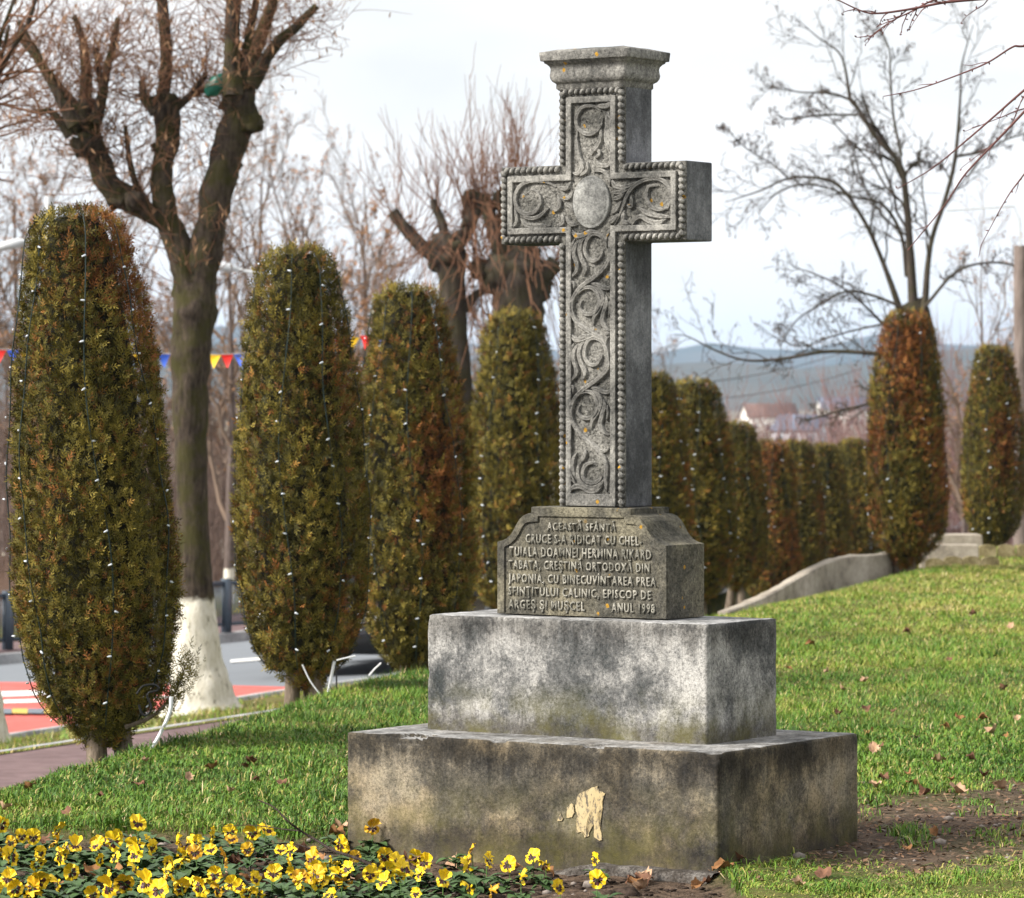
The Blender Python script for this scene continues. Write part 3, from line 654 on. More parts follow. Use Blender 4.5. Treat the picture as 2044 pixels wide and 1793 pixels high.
def limb_mesh(name, traces, Y, mat, sides=10, knots=(), dep=None, jit=.06):
    mb = MB(); out = []
    for q, tr in enumerate(traces):
        T = np.asarray(tr, float); yy = Y+(dep[q] if dep else 0); pts = []
        for k, (x, y, w) in enumerate(T):
            d = yy[0]+(yy[1]-yy[0])*k/max(1, len(T)-1) if hasattr(yy, '__len__') else yy
            v = pix(x, y, d); pts.append((v.x, v.y, v.z, w/2/FD*d))
        S = smooth_line(pts, per=5); out.append(S)
        V, F = tubes(S[None, :, :3], np.maximum(S[None, :, 3], .004), sides)
        V = V+np.array([[mnoise.noise(Vector(p)*6), mnoise.noise(Vector(p)*6+Vector((3, 1, 4))), mnoise.noise(Vector(p)*5)] for p in V])*np.repeat(S[:, 3], sides)[:, None]*jit*4
        mb.add(V, F)
    for (x, y, r, d) in knots:
        c = pix(x, y, d); rr = r/FD*d
        bm = bmesh.new(); bmesh.ops.create_icosphere(bm, subdivisions=3, radius=1)
        V = np.array([v.co for v in bm.verts]); F = np.array([[v.index for v in f.verts] for f in bm.faces]); bm.free()
        V = V*(.80+.45*np.array([mnoise.noise(Vector(p)*1.7+Vector((x, y, 0))) for p in V])+.30*np.array([mnoise.noise(Vector(p)*4.5+Vector((x, y, 3))) for p in V]))[:, None]*rr+np.array(c)
        mb.add(V, F)
    return mb, out

# ------------------------------------------------------------------ whitewashed pollard lime beside the path
YL = 37.5
lime = thing('lime_tree', 'pollarded lime tree with whitewashed foot and three stubby limbs behind the tall thujas', 'tree', (0, 0, 0))
tb = hit(408, 1418)
trunk_tr = [(405, 1428, 165), (402, 1395, 138), (396, 1340, 112), (392, 1260, 92), (388, 1170, 74), (384, 1000, 62), (380, 850, 70), (380, 720, 78), (386, 640, 84), (388, 600, 80), (388, 560, 60)]
mb, _t = limb_mesh('trunk', [trunk_tr], YL, BARK_L, 16, jit=.05)
obj('trunk', mb.mesh('trunk', BARK_L, True), lime)
limbs = [[(393, 640, 70), (404, 545, 70), (422, 440, 64), (452, 310, 64), (478, 225, 70), (474, 175, 60)], [(385, 620, 66), (368, 530, 60), (335, 440, 50), (322, 350, 46), (335, 275, 46), (326, 205, 52)],
         [(345, 450, 40), (260, 402, 44), (215, 365, 48), (185, 290, 46), (165, 225, 56)]]
stubs = [[(466, 190, 44), (463, 100, 33), (470, -60, 28)], [(492, 200, 36), (505, 120, 30), (540, 20, 24), (560, -60, 20)], [(500, 170, 34), (550, 90, 24), (590, 55, 20), (632, 12, 15)], [(480, 160, 24), (500, 60, 18), (520, -40, 14)],
         [(322, 220, 30), (332, 120, 26), (322, -20, 24)], [(340, 225, 22), (380, 190, 15), (412, 145, 11)], [(308, 225, 20), (288, 195, 18), (282, 160, 12)], [(385, 190, 12), (410, 178, 9)],
         [(168, 240, 32), (172, 150, 24), (165, 80, 15), (148, 30, 10)], [(192, 245, 28), (210, 160, 19), (225, 90, 14), (236, 35, 11)], [(150, 250, 34), (112, 180, 22), (70, 105, 18), (38, 42, 12)], [(158, 230, 26), (100, 150, 18), (45, 82, 12)], [(205, 190, 15), (190, 95, 10)],
         [(140, 270, 24), (105, 225, 14), (70, 222, 9)], [(235, 395, 22), (200, 300, 14), (195, 240, 10)], [(300, 420, 20), (265, 350, 14), (250, 250, 9)]]
allS = []
for L in limbs:
    mb, o_ = limb_mesh('limb', [L], YL, BARK_L, 12, jit=.08); allS += o_; obj('limb', mb.mesh('limb', BARK_L, True), lime)
for k, L in enumerate(stubs):
    mb, o_ = limb_mesh('limb', [L], YL+(-.35+.7*((k*37) % 10)/10), BARK_L, 7, jit=.06); allS += o_; obj('limb', mb.mesh('limb', BARK_L, True), lime)
for kn in [(474, 195, 42, YL), (500, 245, 28, YL-.1), (326, 210, 36, YL), (165, 235, 42, YL), (175, 290, 34, YL-.1), (330, 300, 28, YL), (235, 395, 30, YL), (270, 400, 24, YL-.15), (455, 330, 34, YL+.1)]:
    mb, _ = limb_mesh('knuckle', [], YL, BARK_D, knots=[kn]); obj('knuckle', mb.mesh('knuckle', BARK_L, True), lime)
P1 = np.stack([resample(S, 10) for S in allS]); R1_ = P1[..., 3]; P1 = P1[..., :3]
C1, r1 = grow(P1, R1_*0+.006, 36, 1, 1.15, 6, .12, abslen=.9, rmin=.0058, bend=.7, tmin=.05)
C2, r2 = grow(C1, r1, 4, .5, .8, 4, .05, rmin=.003, bend=.6)
mb = MB(); mb.add(*tubes(C1, r1, 3)); mb.add(*tubes(C2, r2, 3)); obj('twigs', mb.mesh('twigs', TWIG_B, True), lime, kind='stuff')
ends = np.concatenate([C2[:, -1], C2[:, 2], C1[:, -1]]); ends = ends[rng.random(len(ends)) < .38]; n = len(ends)
d = unit(rng.normal(size=(n, 3))*.5+np.array([0, 0, -1.])); nn = unit(rng.normal(size=(n, 3)))
V, F = tri_leaves(ends, d, nn, rng.uniform(.06, .11, n), rng.uniform(.005, .010, n)); obj('seed_bracts', mesh_np('seed_bracts', V, F, BRACT, False), lime, kind='stuff')
# green bag caught in the lime
bm = bmesh.new(); bmesh.ops.create_icosphere(bm, subdivisions=3, radius=1)
for v in bm.verts: v.co *= 1+.25*mnoise.noise(v.co*2.2); v.co = Vector((v.co.x*.10+.05*v.co.z, v.co.y*.05, v.co.z*.13))*(1+.3*mnoise.noise(v.co*4))
me = bpy.data.meshes.new('plastic_bag'); bm.to_mesh(me); bm.free(); me.materials.append(plain('green_plastic_mat', (.015, .12, .085), .35, .3, 8)); me.polygons.foreach_set('use_smooth', np.ones(len(me.polygons), bool))
obj('plastic_bag', me, None, pix(438, 168, YL-.25), (0, .3, 0), 'small green plastic bag caught in the lime tree branches', 'plastic bag')
# neighbour lime whose foot shows at the left edge
lime2 = thing('lime_tree', 'whitewashed tree foot leaning in at the far left edge by the red crossing', 'tree')
YL2 = 34.0
mb, o_ = limb_mesh('trunk', [[(-20, 1490, 100), (-22, 1440, 72), (-40, 1330, 62), (-60, 1170, 54), (-75, 900, 52), (-85, 500, 50), (-90, 200, 60)]], YL2, BARK_L, 12, jit=.05)
obj('trunk', mb.mesh('trunk', BARK_L, True), lime2)
P1 = np.stack([resample(S, 10) for S in o_]); C1, r1 = grow(P1[..., :3], P1[..., 3]*.5, 9, .5, .6, 6, .5, tmin=.8); C2, r2 = grow(C1, r1, 14, .4, .9, 4, .1, rmin=.004); C3, r3 = grow(C2, r2, 5, .5, .8, 3, 0, rmin=.003)
mb = MB(); mb.add(*tubes(C1, r1, 6)); obj('limbs', mb.mesh('limbs', BARK_L, True), lime2)
mb = MB(); mb.add(*tubes(C2, r2, 3)); mb.add(*tubes(C3, r3, 3)); obj('twigs', mb.mesh('twigs', TWIG_B, True), lime2, kind='stuff')

# ------------------------------------------------------------------ two pollards behind the cross arm
def pollard(label, trunk, arms, knots, Y, seed):
    g = np.random.default_rng(seed); t = thing('pollard_tree', label, 'tree', group='pollarded trees beyond the road')
    mb, _ = limb_mesh('trunk', [trunk], Y, BARK_L, 12, jit=.07); obj('trunk', mb.mesh('trunk', BARK_D, True), t)
    S = []
    for L in arms:
        mb, o = limb_mesh('limb', [L], Y, BARK_D, 9, jit=.08); S += o; obj('limb', mb.mesh('limb', BARK_D, True), t)
    for x, y, r in knots:
        mb, _ = limb_mesh('knuckle', [], Y, BARK_D, knots=[(x, y, r, Y)]); obj('knuckle', mb.mesh('knuckle', BARK_D, True), t)
    P = np.stack([resample(s_, 8) for s_ in S]); P = P[..., :3]; R = np.full(P.shape[:2], .014)
    C1, r1 = grow(P, R, 13, 1, .8, 7, .6, g, tmin=.35, abslen=1.35, rmin=.008, bend=.4); C1b, r1b = grow(P, R, 26, 1, 1.3, 7, -.8, g, tmin=.05, abslen=1.2, rmin=.006, bend=.6)
    C2, r2 = grow(C1, r1, 5, .45, .5, 4, .35, g, rmin=.005)
    mb = MB()
    for c, r in ((C1, r1), (C1b, r1b), (C2, r2)): mb.add(*tubes(c, r, 3))
    obj('twigs', mb.mesh('twigs', TWIG_B, True), t, kind='stuff')
YP = 52
pollard('pollarded tree with a bent left arm rising between two thujas', [(925, 1180, 66), (920, 900, 60), (912, 760, 58), (906, 640, 56), (900, 500, 58)],
        [[(895, 520, 44), (850, 498, 30), (812, 460, 26), (784, 422, 20)], [(892, 490, 26), (880, 440, 20), (864, 398, 15)], [(905, 500, 36), (935, 440, 28), (930, 390, 20)], [(925, 480, 30), (948, 430, 20), (962, 388, 22)], [(925, 620, 22), (950, 590, 18), (985, 565, 16)]], [(895, 500, 42), (880, 520, 30)], YP, 3)
pollard('thick pollarded tree with shaggy shoots close to the left of the cross shaft', [(1030, 1180, 96), (1030, 900, 88), (1032, 720, 90), (1035, 600, 110), (1032, 520, 105)],
        [[(1015, 540, 60), (970, 545, 40), (950, 530, 36)], [(1010, 510, 46), (980, 440, 30), (965, 390, 26)], [(1030, 500, 50), (1010, 430, 36), (1000, 392, 34)], [(1050, 500, 46), (1070, 430, 34), (1078, 390, 24)], [(1060, 560, 50), (1095, 540, 40), (1110, 520, 30)], [(1040, 470, 30), (1040, 400, 24)]], [(1030, 540, 62), (1005, 560, 46), (1065, 575, 42), (960, 540, 26), (998, 398, 22), (940, 392, 18)], YP, 4)

# ------------------------------------------------------------------ honey-locust on the right
YH = 62
locust = thing('locust_tree', 'spreading bare tree with dark seed pods behind the two right-hand thujas', 'tree')
zz = lambda L: [((2500+x/1.281)/1.9056, y/1.281/1.9056, w/1.281/1.9056*2) for x, y, w in L]
mb, _ = limb_mesh('trunk', [[(1850, 1100, 62), (1848, 900, 58), (1842, 760, 54), (1836, 640, 50), (1824, 600, 44)]], YH, BARK_D, 12, jit=.05); obj('trunk', mb.mesh('trunk', BARK_D, True), locust)
LS = [[(1250,1530,26),(1230,1200,19),(1210,950,16),(1180,800,14),(1060,660,12),(980,530,10),(940,480,9),(915,330,6),(880,250,5),(780,180,3.4),(690,100,2)],
 [(1180,800,11),(1050,600,8),(1020,510,4)], [(1300,1530,18),(1330,1200,13),(1400,980,11),(1450,780,10),(1475,500,6),(1480,350,5),(1500,250,3.4),(1540,120,2)],
 [(1190,1530,18),(1100,1280,12),(1010,1080,10),(900,920,9),(800,870,8),(640,870,6),(500,930,4.5),(330,985,2)], [(1215,1350,11),(1190,1150,9),(1100,1000,8),(960,960,6),(760,900,5),(600,930,4),(490,1040,2)],
 [(1190,870,8),(1140,780,7),(1040,740,5),(900,700,2.4)], [(1200,1500,8),(1050,1440,7),(920,1420,6),(800,1480,5),(680,1560,4),(600,1680,2)],
 [(1230,1790,13),(1100,1730,12),(950,1715,10),(800,1715,9),(600,1750,8),(430,1755,6),(290,1710,5),(150,1640,3),(80,1630,2)], [(1190,760,8),(1150,560,6),(1135,350,5),(1130,240,4),(1070,100,2)],
 [(1200,850,7),(1280,790,5),(1380,800,3)], [(1465,760,8),(1600,735,6),(1700,680,4.5),(1800,650,3)], [(1300,1500,9),(1450,1330,7),(1600,1280,6),(1740,1290,4)],
 [(970,500,7),(850,455,6),(700,450,4),(600,430,3),(500,430,2)], [(990,560,6),(800,560,5),(650,580,4),(580,560,2)], [(1200,1690,9),(1110,1590,8),(1000,1480,6),(900,1400,5),(780,1340,4),(660,1300,2)],
 [(1200,1560,6),(1000,1600,5),(850,1640,4),(700,1690,3),(560,1640,2)], [(1250,1900,10),(1100,1950,8),(900,2000,6),(720,2050,4)], [(640,870,5),(560,800,4),(430,720,3),(330,620,1.6)], [(1230,1160,6),(1100,1050,5),(1000,880,4),(940,680,2.4)]]
S = []
for k, L in enumerate(LS):
    mb, o_ = limb_mesh('limb', [zz(L)], YH+(-.8+1.6*((k*29) % 11)/11)*(k > 0), BARK_D, 7, jit=.03); S += o_; obj('limb', mb.mesh('limb', BARK_D, True), locust)
P1 = np.stack([resample(s_, 14) for s_ in S]); R1_ = P1[..., 3]; P1 = P1[..., :3]
C1, r1 = grow(P1, R1_, 12, .34, .7, 7, .12, tmin=.15, rf=.45, rmin=.006, bend=.6); C2, r2 = grow(C1, r1, 7, .42, .8, 4, .05, rmin=.0055, bend=.5); C3, r3 = grow(C2, r2, 3, .5, .8, 3, 0, rmin=.0045)
mb = MB(); [mb.add(*tubes(c, r, 3)) for c, r in ((C1, r1), (C2, r2), (C3, r3))]; obj('twigs', mb.mesh('twigs', BARK_D, True), locust, kind='stuff')
ends = np.concatenate([C2[:, -1], C3[:, -1], C2[:, 2]]); ends = ends[rng.random(len(ends)) < .34]; n = len(ends)
V, F = tri_leaves(ends, unit(rng.normal(size=(n, 3))*.6+np.array([0, 0, -1.])), unit(rng.normal(size=(n, 3))), rng.uniform(.05, .11, n), rng.uniform(.007, .012, n)); obj('seed_pods', mesh_np('seed_pods', V, F, POD, False), locust, kind='stuff')

# ------------------------------------------------------------------ bare background trees
def bare_tree(seed, h, spread=.5, leafy=.0, n1=9, trunk_r=.16):
    g = np.random.default_rng(seed); k = 9; t = np.linspace(0, 1, k)
    P = np.stack([np.cumsum(g.normal(0, .03*h/k, k)), np.cumsum(g.normal(0, .03*h/k, k)), t*h], -1)[None]; R = (trunk_r*(1-.85*t))[None]
    A, ra = grow(P, R, n1, .5, spread, 7, .3, g, tmin=.22, rf=.62); B, rb = grow(A, ra, 8, .45, .7, 5, .25, g, rf=.6, rmin=.009); Cc, rc = grow(B, rb, 8, .45, .7, 4, .15, g, rf=.6, rmin=.006); D, rd = grow(Cc, rc, 4, .5, .7, 3, .05, g, rf=.7, rmin=.0045)
    m1 = MB(); m1.add(*tubes(P, R, 8)); m2 = MB(); m2.add(*tubes(A, ra, 5)); m2.add(*tubes(B, rb, 4)); m3 = MB(); m3.add(*tubes(Cc, rc, 3)); m3.add(*tubes(D, rd, 3))
    lv = None
    if leafy:
        e = np.concatenate([D[:, -1], Cc[:, -1]]); e = e[g.random(len(e)) < leafy]; n = len(e)
        lv = tri_leaves(e, unit(g.normal(size=(n, 3))+np.array([0, 0, -.6])), unit(g.normal(size=(n, 3))), g.uniform(.06, .12, n), g.uniform(.02, .035, n))
    return m1, m2, m3, lv
BARK_F = bark('far_bark', (.06, .045, .04), (.19, .15, .135), None, -1.45); TWIG_F = plain('far_twig_mat', (.165, .118, .088), .95, .3, 1.0); LEAF_F = plain('far_leaf_mat', (.33, .17, .08), .95, .35, 2)
variants = []
for sd, h, sp, lf in ((11, 8.5, .6, .40), (12, 9.5, .5, .2), (13, 7.5, .75, .5)):
    m1, m2, m3, lv = bare_tree(sd, h, sp, lf)
    variants.append((m1.mesh('trunk', BARK_F, True), m2.mesh('limbs', TWIG_F, True), m3.mesh('twigs', TWIG_F, True), mesh_np('dry_leaves', lv[0], lv[1], LEAF_F, False)))
def far_tree(px, Y, v, sc, label, rz, z=None, group='bare trees beyond the road'):
    X = (px-CX)/FD*Y; z = Hs(X, Y) if z is None else z
    t = thing('bare_tree', label, 'tree', (X, Y, z-.1), rz, group); sc *= .90; t.scale = (sc*.95, sc*.95, sc)
    for nm, me in zip(('trunk', 'limbs', 'twigs', 'dry_leaves'), variants[v]):
        o = obj(nm, me, t, kind='stuff' if nm in ('twigs', 'dry_leaves', 'limbs') else None)
    return t
for k, (px, Y, v, sc, lb) in enumerate([
    (455, 74, 1, .82, 'slim bare tree with whitewashed foot behind the blue-grey railing'), (30, 84, 0, .95, 'bare tree at the far left above the bunting'), (130, 92, 2, 1.0, 'bushy bare tree behind the leftmost thuja'),
    (520, 88, 1, 1.0, 'tall bare tree just left of the second thuja top'), (600, 96, 0, 1.05, 'wide bare tree directly behind the second thuja'), (670, 80, 2, .95, 'low bare tree between the second and third thuja'),
    (730, 90, 1, .92, 'upright bare tree seen left of the third thuja top'), (800, 99, 0, .85, 'bare tree behind the bent pollard arm'), 
    (985, 98, 2, .75, 'small bare tree between the two pollards'), (240, 86, 1, .85, 'thin bare tree glimpsed between lime limbs'), (565, 78, 2, .7, 'stunted bare tree low behind the second thuja'), (-60, 80, 1, .9, 'bare tree leaning in from the left border'), (420, 100, 0, .95, 'bare tree behind the fork of the lime'), (760, 78, 2, .72, 'low bare tree left of the third thuja'), (870, 92, 2, .8, 'bare tree behind the first pollard')]):
    far_tree(px, Y, v, sc, lb, k*1.3)
for k, (px, v, nm) in enumerate([(10, 2, 'left of the largest thuja'), (75, 0, 'behind the tip of the largest thuja'), (185, 2, 'under the left lime limb'), (300, 0, 'just left of the lime trunk'), (360, 2, 'right behind the lime trunk'), (445, 2, 'right of the lime trunk above the railing'), (500, 0, 'left of the second thuja'), (545, 2, 'close behind the left flank of the second thuja'),
    (690, 0, 'right of the second thuja above the bunting'), (715, 2, 'behind the right-hand pennants'), (775, 0, 'over the flat top of the third thuja'), (850, 2, 'left of the first pollard trunk'), (945, 0, 'in the gap between the pollards'), (1090, 2, 'close to the left of the cross shaft'), (1120, 0, 'half hidden behind the cross shaft')]):
    far_tree(px, 82+((k*17) % 26), v, (.62, .74, .55)[k % 3], 'low brown bare tree of the wood '+nm, k*2.1+.7, group='low trees of the wood')
for k, (px, Y, v, sc, lb) in enumerate([(1960, 70, 1, .66, 'slim bare tree with rusty leaves between the right-hand thujas'), (1925, 78, 0, .6, 'bare tree right of the spreading pod-bearing tree'), (2080, 66, 0, .62, 'bare tree at the right border behind the last thuja'),
    (1330, 150, 1, .95, 'pale distant bare tree just right of the cross shaft'), (1450, 170, 2, .5, 'distant bush with tan twigs above the low thuja row'), (1640, 160, 2, .52, 'distant reddish bush above the low thuja row'), (1720, 150, 0, .45, 'distant bare bush left of the orange-topped thuja'), (1560, 185, 0, .45, 'small distant bush in front of the town houses'), (1900, 120, 2, .55, 'bare bush filling the gap between the right-hand thujas')]):
    far_tree(px, Y, v, sc, lb, k*.9+.4, group='bare trees on the right')
# the wood on the slope, seen as one brown mass
g = np.random.default_rng(5); n = 3000
Yw = g.uniform(76, 112, n); Xw = (g.uniform(-140, 1130, n)-CX)/FD*Yw; ok = road_frac(Xw, Yw) > 1.3; Xw, Yw = Xw[ok], Yw[ok]; n = len(Xw)
k = 4; hh = g.uniform(.8, 3.2, n); t = np.linspace(0, 1, k); ln = g.normal(0, .22, (n, 2))
Pw = np.stack([Xw[:, None]+ln[:, :1]*hh[:, None]*t+g.normal(0, .05, (n, k)), Yw[:, None]+ln[:, 1:]*hh[:, None]*t, H(Xw, Yw)[:, None]+hh[:, None]*t], -1); Rw = np.full((n, k), .012)*np.linspace(1, .4, k)
B1, b1 = grow(Pw, Rw, 4, .5, .6, 3, .2, g, rmin=.006); mb = MB(); mb.add(*tubes(Pw, Rw, 3)); mb.add(*tubes(B1, b1, 3))
e = B1[:, -1]; e = e[g.random(len(e)) < .3]; m = len(e); V, F = tri_leaves(e, unit(g.normal(size=(m, 3))), unit(g.normal(size=(m, 3))), g.uniform(.06, .12, m), g.uniform(.02, .04, m)); mb.add(V, F)
WOOD = plain('thicket_mat', (.145, .10, .082), .95, .35, .6)
obj('thicket', mb.mesh('thicket', WOOD, True), kind='stuff', label='brown leafless thicket covering the slope beyond the railing', cat='thicket')
# brush on the right, behind the lawn
n = 2600; Yw = g.uniform(92, 150, n); Xw = (g.uniform(1290, 2120, n)-CX)/FD*Yw; hh = g.uniform(1.5, 3.9, n)*np.interp((Xw/Yw*FD+CX), [1290, 1500, 1750, 1900, 2100], [1.1, .8, 1.0, 1.3, 1.2])
ln = g.normal(0, .25, (n, 2)); Pw = np.stack([Xw[:, None]+ln[:, :1]*hh[:, None]*t, Yw[:, None]+ln[:, 1:]*hh[:, None]*t, H(Xw, Yw)[:, None]+hh[:, None]*t*1.1], -1); Rw = np.full((n, k), .016)*np.linspace(1, .4, k)
B1, b1 = grow(Pw, Rw, 6, .4, .6, 3, .25, g, rmin=.008); mb = MB(); mb.add(*tubes(Pw, Rw, 3)); mb.add(*tubes(B1, b1, 3))
obj('brush', mb.mesh('brush', plain('brush_mat', (.22, .135, .125), .95, .35, .4), True), kind='stuff', label='mauve leafless brush behind the lawn on the right', cat='brush')

# ------------------------------------------------------------------ overhanging weeping branches, top right
near = thing('weeping_tree', 'thin reddish weeping branches hanging in at the top right corner', 'tree', (0, 0, 0))
YN = 15.2
mb = MB(); T = np.array([(3.9, 15.6, Hs(3.9, 15.6)-.1, .14), (3.88, 15.6, 1.2, .12), (3.8, 15.5, 2.4, .10), (3.5, 15.3, 3.4, .07), (3.0, 15.2, 3.9, .05), (2.5, 15.2, 4.0, .03)])
S = smooth_line(T, per=5); mb.tube(S[:, :3], S[:, 3], 12); obj('trunk', mb.mesh('trunk', BARK_L, True), near)
q4 = lambda L: [pix((2500+x/1.281)/1.9056, y/1.281/1.9056, YN+dz) for x, y, dz in L]
NB = [(q4([(2050, -60, 0), (1787, -25, 0), (1480, 3, 0), (1380, 15, 0), (1230, 45, 0), (1080, 65, 0), (1000, 55, 0), (880, 0, 0)]), .008), (q4([(1500, -30, .1), (1350, 0, .1), (1230, 60, .1), (1130, 110, .1), (1010, 200, .1)]), .005), (q4([(2050, 200, .2), (1787, 225, .2), (1730, 230, .2), (1600, 310, .2), (1400, 390, .2), (1250, 440, .2), (1100, 470, .2)]), .0055),
      (q4([(2050, 220, -.2), (1787, 440, -.2), (1650, 560, -.2), (1500, 690, -.2), (1340, 820, -.2), (1170, 920, -.2)]), .006), (q4([(2050, 260, 0), (1787, 545, 0), (1650, 690, 0), (1500, 850, 0), (1400, 1000, 0), (1220, 1220, 0)]), .0065), (q4([(2050, 500, .3), (1787, 850, .3), (1700, 970, .3), (1580, 1190, .3)]), .0045),
      (q4([(2050, 480, .1), (1787, 530, .1), (1680, 570, .1), (1500, 640, .1)]), .004), (q4([(1900, 350, .2), (1787, 470, .2), (1700, 640, .2), (1480, 820, .2)]), .004)]
S_ = []
for P, r in NB:
    P = smooth_line([tuple(p) for p in P], per=6); rr = np.linspace(r, r*.3, len(P)); mb = MB(); mb.tube(P, rr, 6); obj('branch', mb.mesh('branch', TWIG_R, True), near); S_.append(resample(P, 12))
S_ = np.stack(S_); C1, r1 = grow(S_[:2], np.full((2, 12), .004), 9, .22, .6, 5, -.2, tmin=.35, rmin=.0025); C2, r2 = grow(S_[2:], np.full((6, 12), .003), 3, .12, .4, 4, .05, rmin=.002, tmin=.3)
bud = np.concatenate([C1.reshape(-1, 3), S_.reshape(-1, 3)]); n = len(bud)
mb = MB(); mb.add(*tubes(C1, r1, 4)); mb.add(*tubes(C2, r2, 4)); V, F = tri_leaves(bud, unit(rng.normal(size=(n, 3))), unit(rng.normal(size=(n, 3))), np.full(n, .014), np.full(n, .004)); mb.add(V, F)
obj('shoots', mb.mesh('shoots', TWIG_R, True), near, kind='stuff')
mb = MB(); mb.tube([(3.5, 15.3, 3.4), (3.0, 15.25, 3.35), (2.6, 15.2, 3.1)], [.03, .02, .012], 6); mb.tube([(3.8, 15.5, 2.6), (3.2, 15.3, 2.9), (2.62, 15.2, 2.65)], [.03, .018, .01], 6); mb.tube([(3.6, 15.35, 3.3), (3.1, 15.4, 3.3), (2.6, 15.3, 2.5)], [.02, .014, .008], 6); obj('limbs', mb.mesh('limbs', TWIG_R, True), near)
#PART3
# ------------------------------------------------------------------ clipped thujas with fairy lights
s = SH('thuja_leaf_mat', .75, .25); P = s.pos()
hue = s.attr('hue'); br = s.attr('brown'); n = s.noise(P, 9, 3)
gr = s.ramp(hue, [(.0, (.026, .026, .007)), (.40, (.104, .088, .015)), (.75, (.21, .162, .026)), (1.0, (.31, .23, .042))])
bw = s.ramp(hue, [(.0, (.07, .022, .008)), (.5, (.24, .085, .022)), (1.0, (.44, .19, .05))])
s.col(s.mix(br, gr, bw)); THUJA = s.m
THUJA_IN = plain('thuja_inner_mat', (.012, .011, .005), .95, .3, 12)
TBARK = bark('thuja_bark', (.06, .045, .035), (.27, .215, .165), None, None, 26)
TPROF = np.array([(0, .025), (.004, .055), (.02, .076), (.05, .090), (.16, .112), (.35, .138), (.53, .150), (.68, .150), (.78, .139), (.85, .116), (.89, .088), (.915, .058), (.95, .03)])
def prof_r(t, p=TPROF): return np.interp(t, p[:, 0], p[:, 1])
# one spray: a flat branching fan (length 1)
def spray_template():
    V = []; F = []
    def leaf(y, ang, L, w):
        d = np.array([math.sin(ang), math.cos(ang)]); q = np.array([d[1], -d[0]]); o = np.array([0, y]); k = len(V)
        V.extend([o-q*w*.35, o+d*L*.55-q*w, o+d*L, o+d*L*.5+q*w]); F.append((k, k+1, k+2, k+3))
    for y, a, L in ((.08, -.95, .46), (.16, .9, .48), (.38, -.8, .42), (.46, .75, .38), (.60, 0.05, .42)): leaf(y, a, L, .058)
    leaf(0, 0, .66, .04)
    V = np.array(V); return V, np.array(F)
SPV, SPF = spray_template()
def sprays(c, d, nrm, ln, curl=.25):
    """vectorised fans"""
    d = unit(d); x = unit(np.cross(d, nrm)); z = np.cross(x, d); N = len(c); m = len(SPV)
    V = c[:, None]+(x[:, None]*SPV[None, :, :1]+d[:, None]*SPV[None, :, 1:])*ln[:, None, None]+z[:, None]*(curl*(SPV[:, 1]**2+.5*SPV[:, 0]**2))[None, :, None]*ln[:, None, None]*-1
    F = (np.arange(N)*m)[:, None, None]+SPF[None]; return V.reshape(-1, 3), F.reshape(-1, 4)
